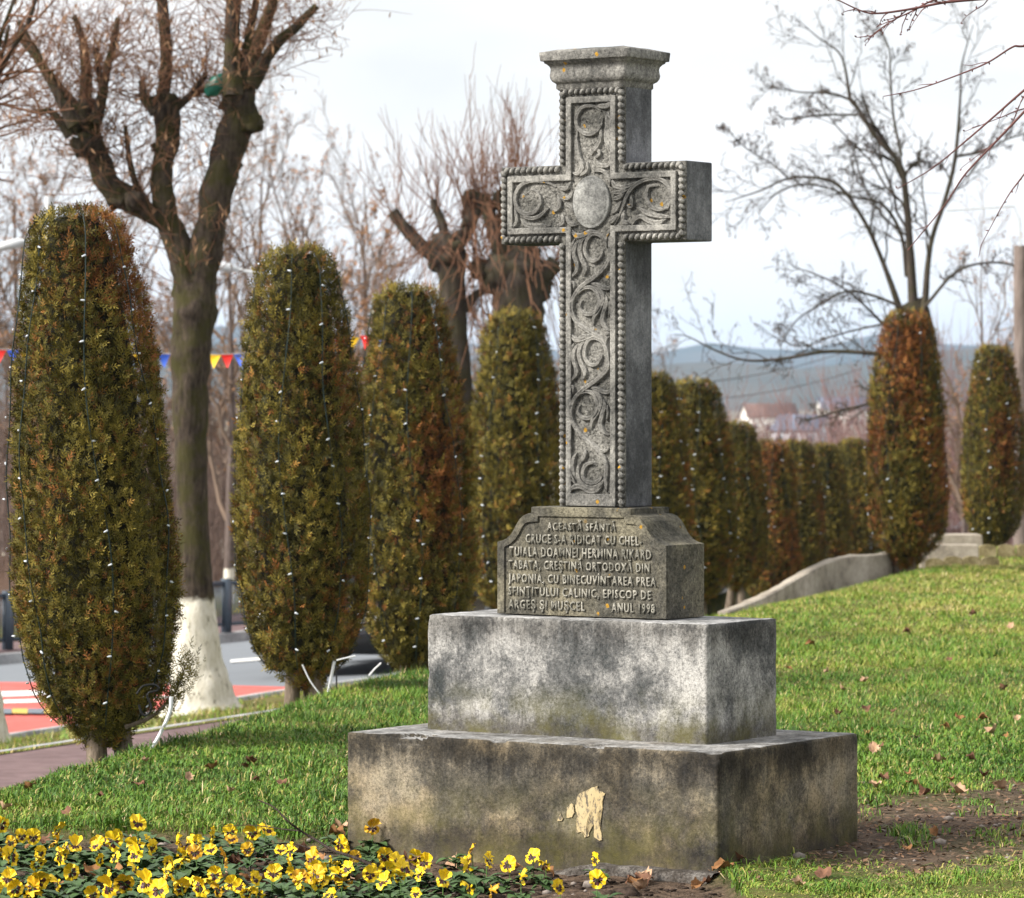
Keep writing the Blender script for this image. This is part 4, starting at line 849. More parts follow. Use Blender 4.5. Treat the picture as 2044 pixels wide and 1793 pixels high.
def thuja_foliage(seed, n, size, h=2.55, brownness=.5, gaps=3):
    g = np.random.default_rng(seed); t = g.random(n)**.92*.95; keep = g.random(n) < (prof_r(t)/.155*.9+.12); t = t[keep]; n = len(t)
    a = g.uniform(0, 2*np.pi, n); lump = np.array([mnoise.noise(Vector((math.cos(q)*1.6+seed, math.sin(q)*1.6, tt*5.5))) for q, tt in zip(a, t)])
    fine = np.array([mnoise.noise(Vector((math.cos(q)*5+seed, math.sin(q)*5, tt*16))) for q, tt in zip(a, t)])
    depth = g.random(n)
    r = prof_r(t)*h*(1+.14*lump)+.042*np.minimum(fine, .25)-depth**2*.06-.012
    # holes
    for _ in range(gaps):
        ga, gt = g.uniform(0, 2*np.pi), g.uniform(.3, .9); da = (a-ga+np.pi) % (2*np.pi)-np.pi; w = np.exp(-((da/.13)**2+((t-gt)/.03)**2)); r -= w*.16
    er = np.stack([np.cos(a), np.sin(a), np.zeros(n)], -1); c = er*np.maximum(r, .01)[:, None]+np.array([0, 0, 1])*((1-t)*h)[:, None]
    topw = ss(.05, .0, t)[:, None]; out = unit(er*(1-topw)+np.array([0, 0, 1.])*topw*1.3)
    d = out*.55+np.array([0, 0, .62])+g.normal(size=(n, 3))*.42; nrm = unit(out+g.normal(size=(n, 3))*.55)
    ln = size*(.6+.7*g.random(n)); V, F = sprays(c, d, nrm, ln)
    me = mesh_np('foliage', V, F, THUJA, False)
    patch = np.array([mnoise.noise(Vector((x*2.6+seed*3, y*2.6, z*1.5))) for x, y, z in c]); side = er@np.array([.75, -.66, 0])
    pb = patch*1.5+.42*side*ss(.75, .1, t)+.12*ss(.5, .0, t)*ss(.0, .06, t)+g.normal(0, .42, n)
    bro = np.clip((pb-(.78-brownness*.5))*2.2, 0, 1); bro = np.where(g.random(n) < .055, g.uniform(.35, 1, n), bro)
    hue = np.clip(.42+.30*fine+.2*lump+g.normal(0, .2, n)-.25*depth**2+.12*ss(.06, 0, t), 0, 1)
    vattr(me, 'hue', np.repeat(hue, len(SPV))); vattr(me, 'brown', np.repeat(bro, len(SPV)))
    # dark inside
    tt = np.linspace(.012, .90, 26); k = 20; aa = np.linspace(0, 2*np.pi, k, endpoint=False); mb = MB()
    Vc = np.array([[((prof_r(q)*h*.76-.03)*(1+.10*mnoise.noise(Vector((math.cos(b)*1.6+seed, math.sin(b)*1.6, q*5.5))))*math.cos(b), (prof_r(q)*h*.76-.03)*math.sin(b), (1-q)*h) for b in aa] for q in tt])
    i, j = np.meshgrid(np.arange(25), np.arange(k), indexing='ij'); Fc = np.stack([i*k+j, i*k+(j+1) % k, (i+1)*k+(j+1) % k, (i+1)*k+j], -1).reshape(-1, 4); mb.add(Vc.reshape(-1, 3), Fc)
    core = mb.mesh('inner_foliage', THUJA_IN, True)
    # stems
    stems = []
    for q in range(3):
        b = q*2.1+seed; x, y = .085*math.cos(b), .07*math.sin(b); mb = MB(); P = smooth_line([(x*1.25, y*1.25, -.15), (x, y, .1), (x*.8, y*.8, .35), (x*.4, y*.4, .9)], per=4); mb.tube(P, np.interp(P[:, 2], [-.15, .05, .4, .9], [.066, .048, .042, .02]), 8); stems.append(mb.mesh('stem', TBARK, True))
    # string lights: cable and bulb spots
    cab = []; bulbs = []
    for q in range(4):
        b0 = -math.pi/2+(q-1.7)*.85+g.uniform(-.2, .2); tt = np.linspace(.01, .90, 46)
        pts = np.array([(math.cos(b0+.10*math.sin(u*9+q))*(prof_r(u)*h*(1.0+.02*math.sin(u*31+q))+.012), math.sin(b0+.10*math.sin(u*9+q))*(prof_r(u)*h*(1.0+.02*math.sin(u*31+q))+.012), (1-u)*h) for u in tt]); cab.append(pts)
        for u in np.arange(.04+.021*q, .90, .078):
            u2 = u+g.uniform(-.012, .012); bb = b0+.10*math.sin(u2*9+q); rr = prof_r(u2)*h*1.015+.018; bulbs.append(((math.cos(bb)*rr, math.sin(bb)*rr, (1-u2)*h), bb+math.pi/2*(1 if g.random() < .7 else -1)+g.normal(0, .35), g.uniform(-.5, .3)))
    mb = MB(); [mb.tube(c_, .0030, 4) for c_ in cab]; cable = mb.mesh('cable', plain('cable_mat', (.008, .02, .018), .5), True)
    return dict(fol=me, core=core, stems=stems, cable=cable, bulbs=bulbs)
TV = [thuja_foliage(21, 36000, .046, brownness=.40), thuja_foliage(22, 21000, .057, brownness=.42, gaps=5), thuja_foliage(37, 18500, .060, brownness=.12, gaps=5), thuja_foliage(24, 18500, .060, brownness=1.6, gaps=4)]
mb = MB(); mb.lathe([(.0005, 0), (.0055, .002), (.0062, .010), (.005, .022), (.002, .029), (.0003, .031)], k=8); s = SH('bulb_mat', .2, .5); s.col((.62, .66, .72)); s.b.inputs['Transmission Weight'].default_value = .15; BULB = mb.mesh('bulb', s.m, True)
mb = MB(); mb.box((-.0045, -.0045, -.012), (.0045, .0045, .003)); 
def thuja(px, py_top, Y, v, sx, base_z, rz, label, llabel, nb=6, lights=True, bsc=1.0, lean=0.0):
    X = (px-CX)/FD*Y; zt = CAMZ-(py_top-HOR)/FD*Y; h = zt-base_z; k = h/2.55
    t = thing('thuja', label, 'thuja', (X, Y, base_z), rz, 'clipped thujas with fairy lights'); t.scale = (sx*k, sx*k, k); t.rotation_euler.y = lean
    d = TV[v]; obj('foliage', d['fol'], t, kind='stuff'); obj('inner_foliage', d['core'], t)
    for m in d['stems']: obj('stem', m, t)
    if lights:
        L = thing('string_light', llabel, 'string light', (X, Y, base_z), rz, 'fairy light strings on thujas'); L.scale = (sx*k, sx*k, k); L.rotation_euler.y = lean
        obj('cable', d['cable'], L)
        for (p, a, e) in d['bulbs']:
            c, s_ = math.cos(rz), math.sin(rz); wy = s_*p[0]+c*p[1]
            if wy > .10 or random.random() > nb: continue
            b = obj('bulb', BULB, L, p, (math.pi/2-e, 0, a+math.pi/2+math.pi)); b.scale = (bsc/(sx*k), bsc/(sx*k), bsc/k)
    return t
def tb(px, Y): return Hs((px-CX)/FD*Y, Y)
thuja(214, 418, 18.6, 0, .96, tb(214, 18.6)-.02, 0, 'largest clipped thuja, nearest the left edge, with browned upper right side', 'fairy lights draped down the largest thuja at the left', 1, True, .75, -.055)
thuja(612, 497, 22.4, 1, .93, tb(612, 22.4)-.02, .25, 'clipped thuja with uneven two-lobed top right of the lime trunk, white conduit at its foot', 'fairy lights on the thuja right of the lime trunk', .9, True, .82, -.02)
thuja(836, 573, 26.6, 2, .96, tb(836, 26.6)+.02, -.2, 'third thuja of the row, flat-topped, standing behind the left end of the upper step', 'fairy lights on the flat-topped third thuja', .8, True, .85, -.025)
thuja(1030, 622, 33.5, 1, 1.0, -.42, 1.0, 'fourth thuja of the row, close to the left of the cross shaft', 'fairy lights on the thuja left of the shaft', .7, True, 1.05)
thuja(1300, 745, 38.5, 2, 1.0, -.75, .8, 'thuja mostly hidden behind the cross shaft on its right', 'fairy lights on the thuja half hidden by the shaft', .6, True, 1.1)
thuja(1386, 760, 44, 1, 1.18, -.80, .5, 'thuja just right of the plinth shoulder, taller than its right neighbour', 'fairy lights on the thuja right of the plinth', .6, True, 1.15)
thuja(1472, 844, 55, 1, 1.12, -1.15, .1, 'narrow-topped low thuja between the taller one and the far row', 'fairy lights on the narrow-topped low thuja', .5, True, 1.25)
for k, (px, py, Y, v, lb) in enumerate([(1538, 880, 62, 3, 'leftmost of the four distant low thujas, orange at its left edge'), (1591, 880, 66, 2, 'second from left of the four distant low thujas'), (1645, 886, 70, 2, 'third from left of the four distant low thujas'), (1702, 877, 74, 1, 'rightmost of the four distant low thujas beside the orange-topped one')]):
    thuja(px, py, Y, v, 1.12, -1.75, k*.9-.3, lb, 'fairy lights on the '+lb.split(' of ')[0]+' distant low thuja', .2, True, 1.3)
thuja(1810, 622, 40, 3, .98, tb(1810, 40)-.10, .1, 'tall orange-topped thuja on the right beside the concrete ramp', 'fairy lights on the orange-topped right thuja', .35, True, 1.1)
thuja(1984, 692, 49, 2, .98, tb(1984, 46)-.28, -.5, 'rounded thuja nearest the right edge with several pale stems', 'fairy lights on the thuja nearest the right edge', .4, True, 1.15)
# side branch at the foot of the first thuja
T1 = [o for o in bpy.data.objects if o.name == 'thuja'][0]
def w2l(o, p): return o.matrix_world.inverted() @ Vector(p)
bpy.context.view_layer.update()
P = smooth_line([tuple(pix(x, y, 18.45)) for x, y in ((250, 1452), (300, 1432), (335, 1400), (358, 1365), (372, 1322))], per=8)
Pl = np.array([w2l(T1, p) for p in P]); mb = MB(); mb.tube(Pl, np.linspace(.012, .003, len(Pl)), 6); sb = obj('side_branch', mb.mesh('side_branch', TBARK, True), T1)
g = np.random.default_rng(3); n = 260; ii = g.integers(len(Pl)//3, len(Pl), n); c = Pl[ii]+g.normal(0, .035, (n, 3))*(np.linspace(.5, 1.1, len(Pl))[ii])[:, None]
V, F = sprays(c, unit(g.normal(size=(n, 3))*.6+np.array([.2, -.1, .9])), unit(g.normal(size=(n, 3))), g.uniform(.03, .06, n)); me = mesh_np('leaf_sprays', V, F, THUJA, False)
vattr(me, 'hue', np.repeat(np.clip(g.normal(.4, .15, n), 0, 1), len(SPV))); vattr(me, 'brown', np.zeros(n*len(SPV))); obj('leaf_sprays', me, sb, kind='stuff')

# cables at the feet of the thujas
WCAB = plain('white_conduit_mat', (.72, .73, .76), .4, .05); BCAB = plain('black_rubber_mat', (.012, .012, .013), .5)
def cable_thing(name, pts, Y, r, mat, label, cat):
    P = smooth_line([tuple(pix(x/1.9056, y/1.9056, Y)) for x, y in pts], per=7); mb = MB(); mb.tube(P, r, 8); return obj(name, mb.mesh(name, mat, True), label=label, cat=cat)
cable_thing('white_conduit', [(652, 2650), (645, 2710), (605, 2800), (565, 2860), (530, 2900)], 18.25, .0085, WCAB, 'thin white conduit curving from the grass up into the largest thuja', 'conduit')
cable_thing('white_conduit', [(1272, 2515), (1260, 2575), (1245, 2645), (1218, 2702), (1178, 2748)], 22.2, .0085, WCAB, 'thicker white conduit curving out of the grass beside the second thuja', 'conduit')
cable_thing('cable_tie', [(1150, 2528), (1180, 2590), (1222, 2648)], 22.1, .004, WCAB, 'long grey cable tie slanting across the foot of the second thuja', 'cable tie')
cable_thing('cable_tie', [(1280, 2512), (1310, 2504), (1352, 2495)], 22.1, .004, WCAB, 'pale cable tie sticking out to the right of the second thuja foot', 'cable tie')
cable_thing('cable_tie', [(1404, 2570), (1425, 2545), (1450, 2522)], 25.8, .005, WCAB, 'white cable tie poking from the foot of the third thuja', 'cable tie')
cable_thing('plug_cable', [(520, 2640), (545, 2610), (590, 2605), (603, 2625), (560, 2640), (575, 2690), (560, 2718), (540, 2715), (528, 2680)], 18.3, .0055, BCAB, 'black plug cable looped beneath the largest thuja', 'cable')
cable_thing('plug_cable', [(1276, 2530), (1280, 2580), (1278, 2640), (1262, 2635), (1285, 2655), (1298, 2650)], 22.0, .0045, BCAB, 'black connector cable hanging beside the second thuja', 'cable')

# ------------------------------------------------------------------ right-hand concrete works
CONC = stone('old_concrete', (.20, .17, .14), (.34, .295, .24), (.46, .41, .34), 3, speck=.3, bump=.6, streak=.1)
def ramp_wall():
    top = [(1448, 1224, 36.0), (1500, 1203, 36.6), (1560, 1175, 37.4), (1610, 1145, 38.2), (1660, 1121, 39), (1710, 1110, 39.4), (1760, 1108, 39.8), (1800, 1098, 40.2)]
    P = smooth_line([tuple(pix(*p)) for p in top], per=5); V = []
    for p in P:
        b = p[2]-.75
        V += [(p[0], p[1], b), (p[0], p[1], p[2]-.012), (p[0]+.0, p[1]+.012, p[2]), (p[0]-.05, p[1]+.30, p[2]), (p[0]-.05, p[1]+.31, p[2]-.012), (p[0]-.05, p[1]+.31, b)]
    n = 6; V = np.array(V)+rng.normal(0, .003, (len(V), 3)); i, j = np.meshgrid(np.arange(len(P)-1), np.arange(n-1), indexing='ij'); F = np.stack([i*n+j, i*n+j+1, (i+1)*n+j+1, (i+1)*n+j], -1).reshape(-1, 4)
    obj('ramp_wall', mesh_np('ramp_wall', V, [F, np.array([[5, 4, 3, 2, 1, 0]]), np.array([[len(V)-6+k for k in range(6)]])], CONC, False), label='sloping curved concrete side wall at the left of the orange-topped thuja', cat='concrete wall')
ramp_wall()
def slab(label, x0, x1, ytop, ybot, Y, dep=.5, name='concrete_slab'):
    a = pix(x0, ytop, Y); b = pix(x1, ybot, Y); bm = bmesh.new(); bmesh.ops.create_cube(bm, size=1)
    bmesh.ops.scale(bm, vec=(b.x-a.x, dep, a.z-b.z+.25), verts=bm.verts); bmesh.ops.bevel(bm, geom=bm.edges[:], offset=.012, segments=2, affect='EDGES'); bmesh.ops.translate(bm, vec=((a.x+b.x)/2, Y+dep/2, (a.z+b.z-.25)/2), verts=bm.verts)
    me = bpy.data.meshes.new(name); bm.to_mesh(me); bm.free(); me.materials.append(CONC); return obj(name, me, label=label, cat='concrete slab')
slab('long concrete kerb slab between the two right-hand thujas', 1842, 1954, 1088, 1114, 42.5, .35)
slab('concrete step slab behind and above the long kerb slab', 1860, 1962, 1068, 1084, 46, .6)
slab('small concrete block at the foot of the orange-topped thuja', 1838, 1858, 1112, 1124, 41.5, .2)
# scalloped edging blocks
EDG = stone('edging_concrete', (.12, .10, .05), (.27, .22, .11), (.40, .34, .20), 6, speck=.4, bump=.8, streak=0)
def edging(name, W, Hh, holes=True):
    n = 14; V = []; F = []
    t = np.linspace(-1, 1, n); zt = Hh*(.72+.28*np.sqrt(np.clip(1-(t*.98)**2, 0, 1)))
    bm = bmesh.new(); pl = [(-W/2, -.25)]+[(W/2*a, b) for a, b in zip(t, zt)]+[(W/2, -.25)]
    A = [bm.verts.new((x, 0, z)) for x, z in pl]; B = [bm.verts.new((x, .06, z)) for x, z in pl]; bm.faces.new(A); bm.faces.new(B[::-1])
    for k in range(len(pl)): j = (k+1) % len(pl); bm.faces.new((A[k], B[k], B[j], A[j]))
    bmesh.ops.recalc_face_normals(bm, faces=bm.faces); bmesh.ops.triangulate(bm, faces=bm.faces[:]); me = bpy.data.meshes.new(name); bm.to_mesh(me); bm.free(); me.materials.append(EDG); return me
EM = edging('edging_block', .185, .15)
lab = ['first', 'second', 'third', 'fourth', 'fifth', 'sixth']
for k in range(4):
    p = pix(1972+k*37.5-0, 1116-k*1.2, 43.2); obj('edging_block', EM, None, (p.x, p.y, Hs(p.x, p.y)-.01), (0, 0, .02*k), lab[k]+' scalloped mossy edging block, counted from the left, below the last right thuja', 'edging block', 'scalloped edging blocks')
for k in range(4):
    p = pix(1866+k*37, 1131-k*1.5, 41.0); obj('edging_block', EM, None, (p.x, p.y, Hs(p.x, p.y)-.05), (0, 0, .02*k), lab[k]+' low edging block, counted from the left, before the long kerb slab', 'edging block', 'scalloped edging blocks')

# ------------------------------------------------------------------ railing, lamps, poles, bunting, cars
RAIL = plain('railing_paint_mat', (.045, .062, .085), .45, .1, 10, .5)
fence = thing('railing', 'blue-grey metal railing along the far side of the road', 'railing')
fx = lambda y: xkf(y)-.35
fy = [60.66+.0, 62.05, 63.4, 64.8, 66.2]; 
A0 = np.array([-7.62, 60.66]); A1 = np.array([-4.61, 64.8]); dv = (A1-A0)/2
posts = [A0+dv*k for k in range(-3, 6)]
mb = MB(); mb.box((-.075, -.05, -.1), (.075, .05, .90)); PM = mb.mesh('post', RAIL)
ang = math.atan2(dv[1], dv[0]); L_ = np.linalg.norm(dv)
for p in posts: obj('post', PM, fence, (p[0], p[1], -2.17), (0, 0, ang))
mb = MB(); mb.box((.075, -.03, .80), (L_-.075, .03, .86)); mb2 = MB(); mb2.box((.075, -.03, .14), (L_-.075, .03, .19)); TR, BR = mb.mesh('top_rail', RAIL), mb2.mesh('bottom_rail', RAIL)
mb = MB(); [mb.box((x, -.012, .189), (x+.022, .012, .801)) for x in np.arange(.12, L_-.1, .075)]; BB = mb.mesh('bars', RAIL)
for p in posts[:-1]:
    for nm, m in (('top_rail', TR), ('bottom_rail', BR), ('bars', BB)): obj(nm, m, fence, (p[0], p[1], -2.17), (0, 0, ang), kind='stuff' if nm == 'bars' else None)
STEEL = plain('lamp_steel_mat', (.52, .54, .56), .4, .08, 5, .5)
def lamp(label, px, py_top, Y, tip, arm_y, base_z):
    X = (px-CX)/FD*Y; b = Vector((X, Y, base_z)); t = thing('street_lamp', label, 'street lamp', b); ztop = CAMZ-(py_top-HOR)/FD*Y-base_z
    mb = MB(); mb.tube([(0, 0, -.2), (0, 0, 1.0), (0, 0, ztop)], [.10, .085, .065], 12); obj('pole', mb.mesh('pole', STEEL, True), t)
    a = pix(px, arm_y, Y)-b; e = pix(tip[0], tip[1], Y)-b
    mb = MB(); mb.tube([tuple(a), tuple(a*.4+e*.6), tuple(e)], [.035, .03, .028], 8); obj('arm', mb.mesh('arm', STEEL, True), t)
    d = (e-a).normalized(); mb = MB(); mb.tube([tuple(e-d*.05), tuple(e+d*.1), tuple(e+d*.40), tuple(e+d*.50)], [.03, .085, .075, .02], 10); obj('lamp_head', mb.mesh('lamp_head', STEEL, True), t)
lamp('street lamp whose arm shows between the lime trunk and the second thuja', 560, 540, 66, (470, 537), 556, -2.2)
lamp('street lamp with pale arm at the left edge beside the largest thuja', 98, 392, 66, (48, 482), 470, -2.2)
mb = MB(); Yq = 60; p = pix(2039, 490, Yq); mb.tube([(p.x, Yq, Hs(p.x, Yq)-.2), (p.x, Yq, p.z)], [.13, .115], 14)
up_ = thing('utility_pole', 'weathered wooden utility pole cut by the right edge', 'utility pole', (0, 0, 0)); obj('pole', mb.mesh('pole', bark('pole_wood', (.11, .085, .075), (.24, .195, .175), None, None, 8), True), up_)
mb = MB(); mb.tube([tuple(pix(2037, 492, Yq-.1)), tuple(pix(2035, 440, Yq-.1)), tuple(pix(2024, 412, Yq-.1)), tuple(pix(1890, 420, Yq-.1))], .016, 6); obj('bracket', mb.mesh('bracket', STEEL, True), up_)
# overhead wires
for k, (a, b, lb) in enumerate([((1250, 770), (1720, 690), 'upper thin overhead wire above the low thuja row'), ((1250, 800), (1720, 735), 'lower thin overhead wire above the low thuja row')]):
    A_, B_ = pix(*a, 95), pix(*b, 118); tt = np.linspace(0, 1, 16); P = np.array([tuple(A_*(1-t)+B_*t-Vector((0, 0, 1.2*t*(1-t)))) for t in tt]); mb = MB(); mb.tube(P, .012, 4); obj('overhead_wire', mb.mesh('overhead_wire', BCAB, True), label=lb, cat='wire')
# bunting
bunt = thing('bunting', 'string of yellow, red and blue pennants stretched across the road behind the thujas', 'bunting')
YB = 46.0; tt = np.linspace(0, 1, 60); bx = -120+900*tt; by = np.interp(bx, [-120, 10, 413, 500, 700, 760, 1000], [690, 698, 708, 705, 672, 668, 640])
P = np.array([tuple(pix(x, y, YB)) for x, y in zip(bx, by)]); P = smooth_line(P[::6], per=6); mb = MB(); mb.tube(P, .004, 4); obj('cord', mb.mesh('cord', plain('cord_mat', (.4, .4, .38), .8), True), bunt)
PC = [plain('pennant_yellow_mat', (.80, .50, .015), .6, .06), plain('pennant_red_mat', (.62, .02, .015), .6, .06), plain('pennant_blue_mat', (.035, .10, .50), .6, .06)]
PEN = []
for m in PC:
    n = 5; V = []; 
    for iy in range(n):
        f = iy/(n-1); wv = (1-f)*.072
        for ix in range(3): V.append(((ix-1)*wv, .012*math.sin(f*3+ix), -f*.16))
    V = np.array(V); V2 = V+np.array([0, .002, 0]); F = []
    for iy in range(n-1):
        for ix in range(2): k = iy*3+ix; F += [(k, k+1, k+4, k+3)]
    F = np.array(F); PEN.append(mesh_np('pennant', np.vstack([V, V2]), np.vstack([F, F[:, ::-1]+len(V)]), m, False))
k = 0
for x in np.arange(-101, 765, 25.2):
    c = (k+2) % 3 if x < 413 else k % 3
    y = float(np.interp(x, bx, by)); o = obj('pennant', PEN[(int(round((x-428.2)/25.2))+(1 if x > 690 else 0)) % 3], bunt, pix(x, y+1, YB), (rng.normal(0, .15), rng.normal(0, .05)+(.15 if x > 690 else 0), rng.normal(0, .3))); k += 1

def car(label, X, Y, z, rz, paint, glass):
    t = thing('parked_car', label, 'car', (X, Y, z), rz); Wd = .86
    # side profile (x length, z)
    low = [(-2.0, .28), (-2.05, .55), (-1.95, .80), (-1.2, .92), (1.1, .98), (2.02, .92), (2.08, .6), (2.0, .28)]
    def loft(pr, w, tuck, name, mat, z0):
        bm = bmesh.new(); R = []
        for q in (-1, -.8, .8, 1):
            kk = 1 if abs(q) < .9 else tuck; R.append([bm.verts.new((x*(1 if abs(q) < .9 else .985), q*w, z0+(zz-z0)*kk)) for x, zz in pr])
        n = len(pr)
        for a in range(3):
            for b in range(n): c = (b+1) % n; bm.faces.new((R[a][b], R[a][c], R[a+1][c], R[a+1][b]))
        bm.faces.new(R[0][::-1]); bm.faces.new(R[3]); bmesh.ops.recalc_face_normals(bm, faces=bm.faces)
        bmesh.ops.bevel(bm, geom=[e for e in bm.edges if e.calc_face_angle(0) > .3], offset=.04, segments=2, affect='EDGES', clamp_overlap=True)
        me = bpy.data.meshes.new(name); bm.to_mesh(me); bm.free(); me.materials.append(mat); me.polygons.foreach_set('use_smooth', np.ones(len(me.polygons), bool)); return obj(name, me, t)
    loft(low, Wd, .96, 'body', paint, .28); loft([(-1.15, .90), (-.45, 1.38), (1.0, 1.42), (1.75, .95)], Wd*.86, .95, 'cabin_glass', glass, .9); loft([(-.5, 1.36), (-.42, 1.41), (.98, 1.455), (1.12, 1.40)], Wd*.80, .99, 'roof', paint, 1.35)
    tyre = plain('tyre_mat', (.015, .015, .016), .8); rim = plain('rim_mat', (.45, .46, .48), .35, .05, 5, .5, .8)
    for x in (-1.3, 1.3):
        for y in (-1, 1):
            mb = MB(); mb.lathe([(.17, -.09), (.29, -.095), (.31, -.06), (.31, .06), (.29, .095), (.17, .09)], k=20); w = obj('wheel', mb.mesh('wheel', tyre, True), t, (x, y*(Wd-.09), .31), (math.pi/2, 0, 0)); mb = MB(); mb.lathe([(.001, .08), (.05, .085), (.14, .07), (.175, .085)], k=20); obj('rim', mb.mesh('rim', rim, True), w, (0, 0, 0), (math.pi if y > 0 else 0, 0, 0))
    HL = plain('headlight_mat', (.7, .72, .75), .1)
    for y in (-.62, .62): mb = MB(); mb.box((-2.06, y-.16, .62), (-1.93, y+.16, .76)); obj('headlight', mb.mesh('headlight', HL), t)
    mb = MB(); mb.box((-2.11, -.8, .26), (-1.95, .8, .48)); obj('bumper', mb.mesh('bumper', BCAB), t)
CARP = plain('dark_car_paint_mat', (.014, .015, .02), .2, .1, 3, .6); GLS = plain('car_glass_mat', (.02, .025, .03), .05, .1, 3, .6)
c0 = hit(716, 1345, road_z, 30, 90); car('dark car on the road glimpsed between the second and third thujas', c0.x+.1, c0.y+1.6, c0.z, math.radians(75), CARP, GLS)
c1 = hit(940, 1226, road_z, 30, 100); car('orange car glimpsed through the gap between the third and fourth thujas', c1.x, c1.y, c1.z, math.radians(78), plain('orange_car_paint_mat', (.62, .13, .012), .25, .05, 3, .5), plain('pale_glass_mat', (.40, .46, .52), .1, .1))
#PART4
# ------------------------------------------------------------------ far houses, hills
WALLS = [plain('house_white_mat', (.70, .68, .64), .8, .08, .3), plain('house_cream_mat', (.62, .55, .42), .8, .08, .3), plain('house_grey_mat', (.45, .46, .50), .8, .08, .3)]
ROOFS = [plain('roof_brown_mat', (.14, .085, .07), .8, .2, .5), plain('roof_slate_mat', (.10, .12, .17), .6, .2, .5), plain('roof_red_mat', (.26, .10, .06), .8, .2, .5)]
WIN = plain('window_mat', (.05, .06, .08), .2)
def house(label, px, Y, w, d, hw, hr, wall, roof, rz, z=None):
    X = (px-CX)/FD*Y; z = Hs(X, Y) if z is None else z; t = thing('house', label, 'house', (X, Y, z-.2), rz)
    mb = MB(); mb.box((-w/2, -d/2, 0), (w/2, d/2, hw)); mb.add([(-w/2, -d/2, hw), (w/2, -d/2, hw), (w/2, d/2, hw), (-w/2, d/2, hw), (-w/2, 0, hw+hr), (w/2, 0, hw+hr)], np.array([(0, 3, 4), (1, 5, 2)])); obj('wall', mb.mesh('wall', WALLS[wall]), t)
    o = .4; mb = MB()
    for sy in (-1, 1):
        sl = hr/(d/2); y0 = sy*(d/2+o); z0 = hw-sl*o
        mb.add([(-w/2-o, y0, z0), (w/2+o, y0, z0), (w/2+o, 0, hw+hr), (-w/2-o, 0, hw+hr), (-w/2-o, y0, z0+.18), (w/2+o, y0, z0+.18), (w/2+o, 0, hw+hr+.18), (-w/2-o, 0, hw+hr+.18)], [(0, 1, 2, 3), (7, 6, 5, 4), (0, 4, 5, 1), (0, 3, 7, 4), (1, 5, 6, 2)])
    r = obj('roof', mb.mesh('roof', ROOFS[roof]), t); mb = MB(); mb.box((w*.2, -.3, hw+hr*.6), (w*.2+.6, .3, hw+hr+.8)); obj('chimney', mb.mesh('chimney', ROOFS[0]), r)
    for k in range(max(2, int(w/2.6))):
        x = -w/2+w*(k+.5)/max(2, int(w/2.6)); q = obj('window', None, t); mb = MB(); mb.box((x-.55, -d/2-.05, hw*.4), (x+.55, -d/2+.05, hw*.4+1.3)); q.data if False else None
        bpy.data.objects.remove(q); obj('window', mb.mesh('window', WIN), t)
house('white distant house with brown roof above the low thuja row', 1535, 950, 12, 9, 5.0, 3.0, 0, 0, .2)
house('grey-roofed distant house left of the orange-topped thuja', 1605, 720, 9, 8, 3.6, 2.6, 2, 1, -.5)
house('pale distant house partly hidden by reddish brush', 1690, 1000, 14, 9, 7, 2.5, 0, 1, .1)
def hills(name, Y0, D, prof, seed, mat, n=140, m=14):
    xs = np.linspace(-1.0, 1.0, n)*Y0*.75; g = np.linspace(0, 1, m); V = []
    base = -8
    for b in g:
        for x in xs:
            px = CX+x/Y0*FD; top = CAMZ+(HOR-np.interp(px, prof[0], prof[1]))/FD*Y0
            top += (mnoise.noise(Vector((x/Y0*22, seed, 0)))+.5*mnoise.noise(Vector((x/Y0*55, seed, 3))))*Y0*.0016
            z = base+(top-base)*math.sin(b*math.pi*.5)**1.2*(1+.08*mnoise.noise(Vector((x/Y0*30, b*4, seed)))*(1-b)); V.append((x, Y0-D*(1-b), z))
        if b == 1:
            for x in xs: V.append((x, Y0+D, base))
    m2 = m+1; i, j = np.meshgrid(np.arange(m2-1), np.arange(n-1), indexing='ij'); F = np.stack([i*n+j, i*n+j+1, (i+1)*n+j+1, (i+1)*n+j], -1).reshape(-1, 4)
    obj(name, mesh_np(name, V, F, mat), kind='structure')
s = SH('hill_mat', .95, .05); P = s.pos(); n = s.noise(P, .004, 6, .7); s.col(s.ramp(n, [(.35, (.035, .045, .03)), (.6, (.10, .085, .06))])); HILL = s.m
hills('hills', 4200, 900, ([-6000, 0, 600, 1250, 1380, 1450, 1520, 1620, 1800, 1900, 2044, 4000], [690, 660, 690, 735, 728, 715, 722, 735, 712, 700, 692, 690]), 1, HILL)
hills('hills', 7600, 1400, ([-6000, 0, 600, 1250, 1400, 1440, 1500, 1600, 1700, 1790, 1860, 2044, 4000], [660, 640, 660, 712, 690, 676, 700, 705, 680, 655, 690, 680, 670]), 2, HILL)

